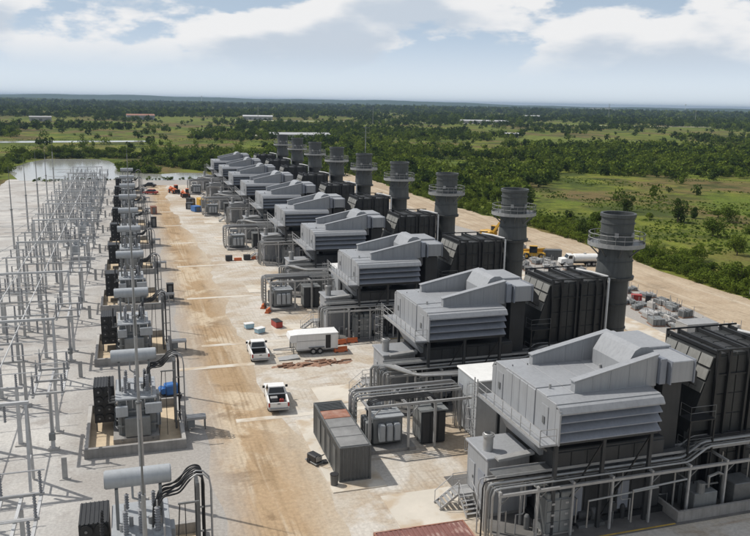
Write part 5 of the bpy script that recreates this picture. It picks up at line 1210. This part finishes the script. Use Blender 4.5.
# banks round the pond and left edge
for i in range(24):
    t_ = i/24; x = -52+t_*90; y = 408+random.uniform(-4, 14)-(max(0, x+2)*1.9 if x > -2 else 0)
    s = random.uniform(2.2, 4.2); trees.append((x, max(y, 330 if x > 6 else 404), s, s*random.uniform(.9, 1.2), random.choice([0,1,2,3,1]), 'pond'))
for i in range(20):
    y = 262+i*7.2; x = -50-random.uniform(0, 14)-(max(0, y-330)*.02); s = random.uniform(1.8, 3.4); trees.append((x, y, s, s*random.uniform(.9, 1.3), random.choice([0,4,1,5,2]), 'pond'))
for i in range(18):
    x = random.uniform(26, 84); y = random.uniform(300, 345)+max(0, 36-x)*1.2; s = random.uniform(2.2, 4.0); trees.append((x, y, s, s*random.uniform(.9, 1.2), random.choice([0,1,4,5,2]), 'pond'))
# open country: density follows two noise fields
stuff = []
n_try = 120000
for i in range(n_try):
    az = view_az+random.uniform(-R(38), R(38)); rr = 110*math.exp(random.random()*math.log(5200/110))
    x, y = rr*math.sin(az), rr*math.cos(az)
    if blocked(x, y): continue
    dn = vn(x, y, 1/170, 1)*.7+vn(x, y, 1/55, 2)*.45+vn(x, y, 1/600, 3)*.5
    if rr < 350 and x > 60: thr = .66 if x > (.62+.3*vn(x, y, 1/45, 9))*y else -.12
    elif x < 110 and 425 < rr < 585: thr = .62
    elif x < 110 and 820 < rr < 1250: thr = .30
    elif x > 60 and rr < 900: thr = -.12 if rr < 620 else -.05
    elif rr < 760: thr = .10
    elif rr < 1300: thr = -.02
    else: thr = -.16
    if dn < thr and random.random() > (.006 if rr < 350 else .02): continue
    if rr < 350 and x > 60 and x < .6*y and random.random() < .5: continue
    s = random.uniform(1.0, 3.3)*(1.0 if rr < 420 else 1.25) * (1 if rr < 1200 else 1.6)*(1 if rr < 2500 else 1.7)
    stuff.append((x, y, s, s*random.uniform(.85, 1.3), rr))
stuff.sort(key=lambda a: a[4])
# thin out overlapping ones near the camera
cell = {}; keep = []
for q in stuff:
    g_ = 2.8+q[4]/260; k = (int(q[0]//g_), int(q[1]//g_))
    if k in cell: continue
    cell[k] = 1; keep.append(q)
stuff = keep
n_ind = 0; rest = []
for q in stuff:
    if n_ind < max(0, 298-len(trees)+0) and q[4] < 1200: trees.append((q[0], q[1], q[2], q[3], random.choice([0,1,2,3,2,0,4]), 'field')); n_ind += 1
    else: rest.append(q)
lab = {'hedge': ('scrub tree in the hedge along the dirt track', 'hedge of scrub trees along the dirt track'), 'pond': ('bank tree growing round the pond beyond the yard', 'trees round the pond'), 'field': ('scrub tree standing in the rough grassland behind the stacks', 'scattered trees in the grassland')}
tone = ['mid green', 'broad mid green', 'tall dark green', 'broad dark green', 'low pale green', 'upright pale green']
for x, y, sx, sz, k, w_ in trees: add_tree(x, y, sx, sz, k, ('small ' if sx < 1.8 else 'large ' if sx > 2.7 else 'medium ')+tone[k]+' '+lab[w_][0], 'tree', lab[w_][1])
print('REST', len(rest), sum(1 for q in rest if q[4] < 1500))
# the wood beyond reads as one mass
small = [crown_mesh(n, 1.15, .9, .75, l_, 200+i, 8) for i, (n, l_) in enumerate(((130, .19), (120, .20), (120, .21), (110, .20), (120, .19), (44, .36), (44, .36), (44, .36)))]
fine = [crown_mesh(320, 1.15, .9, .75, .105, 300+i, 8) for i in range(3)]
buf = {'leaf': [], 'leaf_dark': [], 'leaf_light': []}
# scrub filling the hedge along the track and the pond banks
scrub = []
for i in range(900):
    y = 64+random.random()**1.5*270; x = edge(min(y, 330))+.2+random.random()**2.2*13; s = random.uniform(.7, 1.5); scrub.append((x, y, s, s*random.uniform(.8, 1.2), 100))
for i in range(520):
    a = random.random()
    if a < .5: x = random.uniform(-54, 40); y = (402 if x < -8 else 398-(x+8)*1.9)+random.random()**2*30; y = max(y, 324 if x > 5 else 402)
    elif a < .7: x = random.uniform(-4, 12); y = random.uniform(326, 352) if x < 4 else random.uniform(319, 340)
    elif a < .85: x = -44-random.random()**1.5*14-(4 if False else 0); y = random.uniform(262, 400)
    else: x = random.uniform(-36, 30); y = random.uniform(291.5, 295.5)
    s = random.uniform(.8, 2.2)*(.4 if a >= .85 else 1); scrub.append((x, y, s, s*random.uniform(.8, 1.2), 300))
for i in range(420):
    x = random.uniform(22, 135); y = random.uniform(300, 440)
    if x < 40 and y < 330 or x < edge(330)-4 and y < 303: continue
    s = random.uniform(1.2, 3.0); scrub.append((x, y, s, s*random.uniform(.9, 1.3), 150))
rest += scrub
for (x, y, sx, sz, rr) in rest:
    V = (fine[random.randrange(3)] if rr == 100 else small[random.randrange(5) if rr < 1500 else 5+random.randrange(3)]).copy(); a = random.random()*6.28; c_, s_ = math.cos(a), math.sin(a)
    V = V @ np.array([[c_, s_, 0], [-s_, c_, 0], [0, 0, 1]]); V *= np.array([sx, sx, sz]); V += np.array([x, y, 0])
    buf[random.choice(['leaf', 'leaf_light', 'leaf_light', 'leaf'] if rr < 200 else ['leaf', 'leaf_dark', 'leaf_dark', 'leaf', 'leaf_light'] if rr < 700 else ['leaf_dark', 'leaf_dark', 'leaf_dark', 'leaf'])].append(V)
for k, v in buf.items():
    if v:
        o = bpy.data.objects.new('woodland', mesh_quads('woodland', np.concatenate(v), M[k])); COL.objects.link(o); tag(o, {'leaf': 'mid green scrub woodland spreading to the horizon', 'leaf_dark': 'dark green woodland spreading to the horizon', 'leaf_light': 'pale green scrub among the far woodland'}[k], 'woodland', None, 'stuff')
# rough grass and weeds in the near fields
n = 26000
az = view_az+rng.uniform(-.62, .62, n*3); rr = 100*np.exp(rng.random(n*3)*math.log(6)); X = rr*np.sin(az); Yv = rr*np.cos(az)
ok = np.array([not blocked(a, c_) for a, c_ in zip(X, Yv)]); X = X[ok][:n*2]; Yv = Yv[ok][:n*2]; m_ = len(X)
g_ = np.array([vn(a, c_, 1/28, 7)+.5*vn(a, c_, 1/9, 8) for a, c_ in zip(X, Yv)]); kk = g_ > .02; X, Yv = X[kk], Yv[kk]; m_ = len(X)
s = rng.uniform(.14, .42, m_); an = rng.uniform(0, math.pi, m_); dx, dy = np.cos(an)*s*.8, np.sin(an)*s*.8; lean = rng.normal(size=(m_, 2))*.3
z0 = np.zeros(m_)
V = np.stack([np.stack([X-dx, Yv-dy, z0], 1), np.stack([X+dx, Yv+dy, z0], 1), np.stack([X+dx*1.2+lean[:,0]*s, Yv+dy*1.2+lean[:,1]*s, s], 1), np.stack([X-dx*1.2+lean[:,0]*s, Yv-dy*1.2+lean[:,1]*s, s*.9], 1)], 1).reshape(-1, 3)
o = bpy.data.objects.new('rough_grass', mesh_quads('rough_grass', V, M['leaf'])); COL.objects.link(o); tag(o, 'tussocks of rough grass and weeds over the near fields', 'grass', None, 'stuff')

# ------------------------------------------------------------------ haze: the air over the plain
hm = bpy.data.materials.new('haze_air'); hm.use_nodes = True; n = hm.node_tree.nodes; n.clear()
out = n.new('ShaderNodeOutputMaterial'); pv = n.new('ShaderNodeVolumePrincipled'); pv.inputs['Color'].default_value = (.36, .48, .68, 1); pv.inputs['Density'].default_value = HAZE; pv.inputs['Anisotropy'].default_value = .2
hm.node_tree.links.new(pv.outputs[0], out.inputs['Volume'])
try: hm.cycles.homogeneous_volume = True
except Exception: pass
b = MB((0, 7000, 0)); b.box(-19000, 19000, -3500, 19000, -1.0, 68.0); o = b.build('haze', hm); tag(o, 'pale blue haze in the air over the whole plain', 'haze', None, 'stuff')
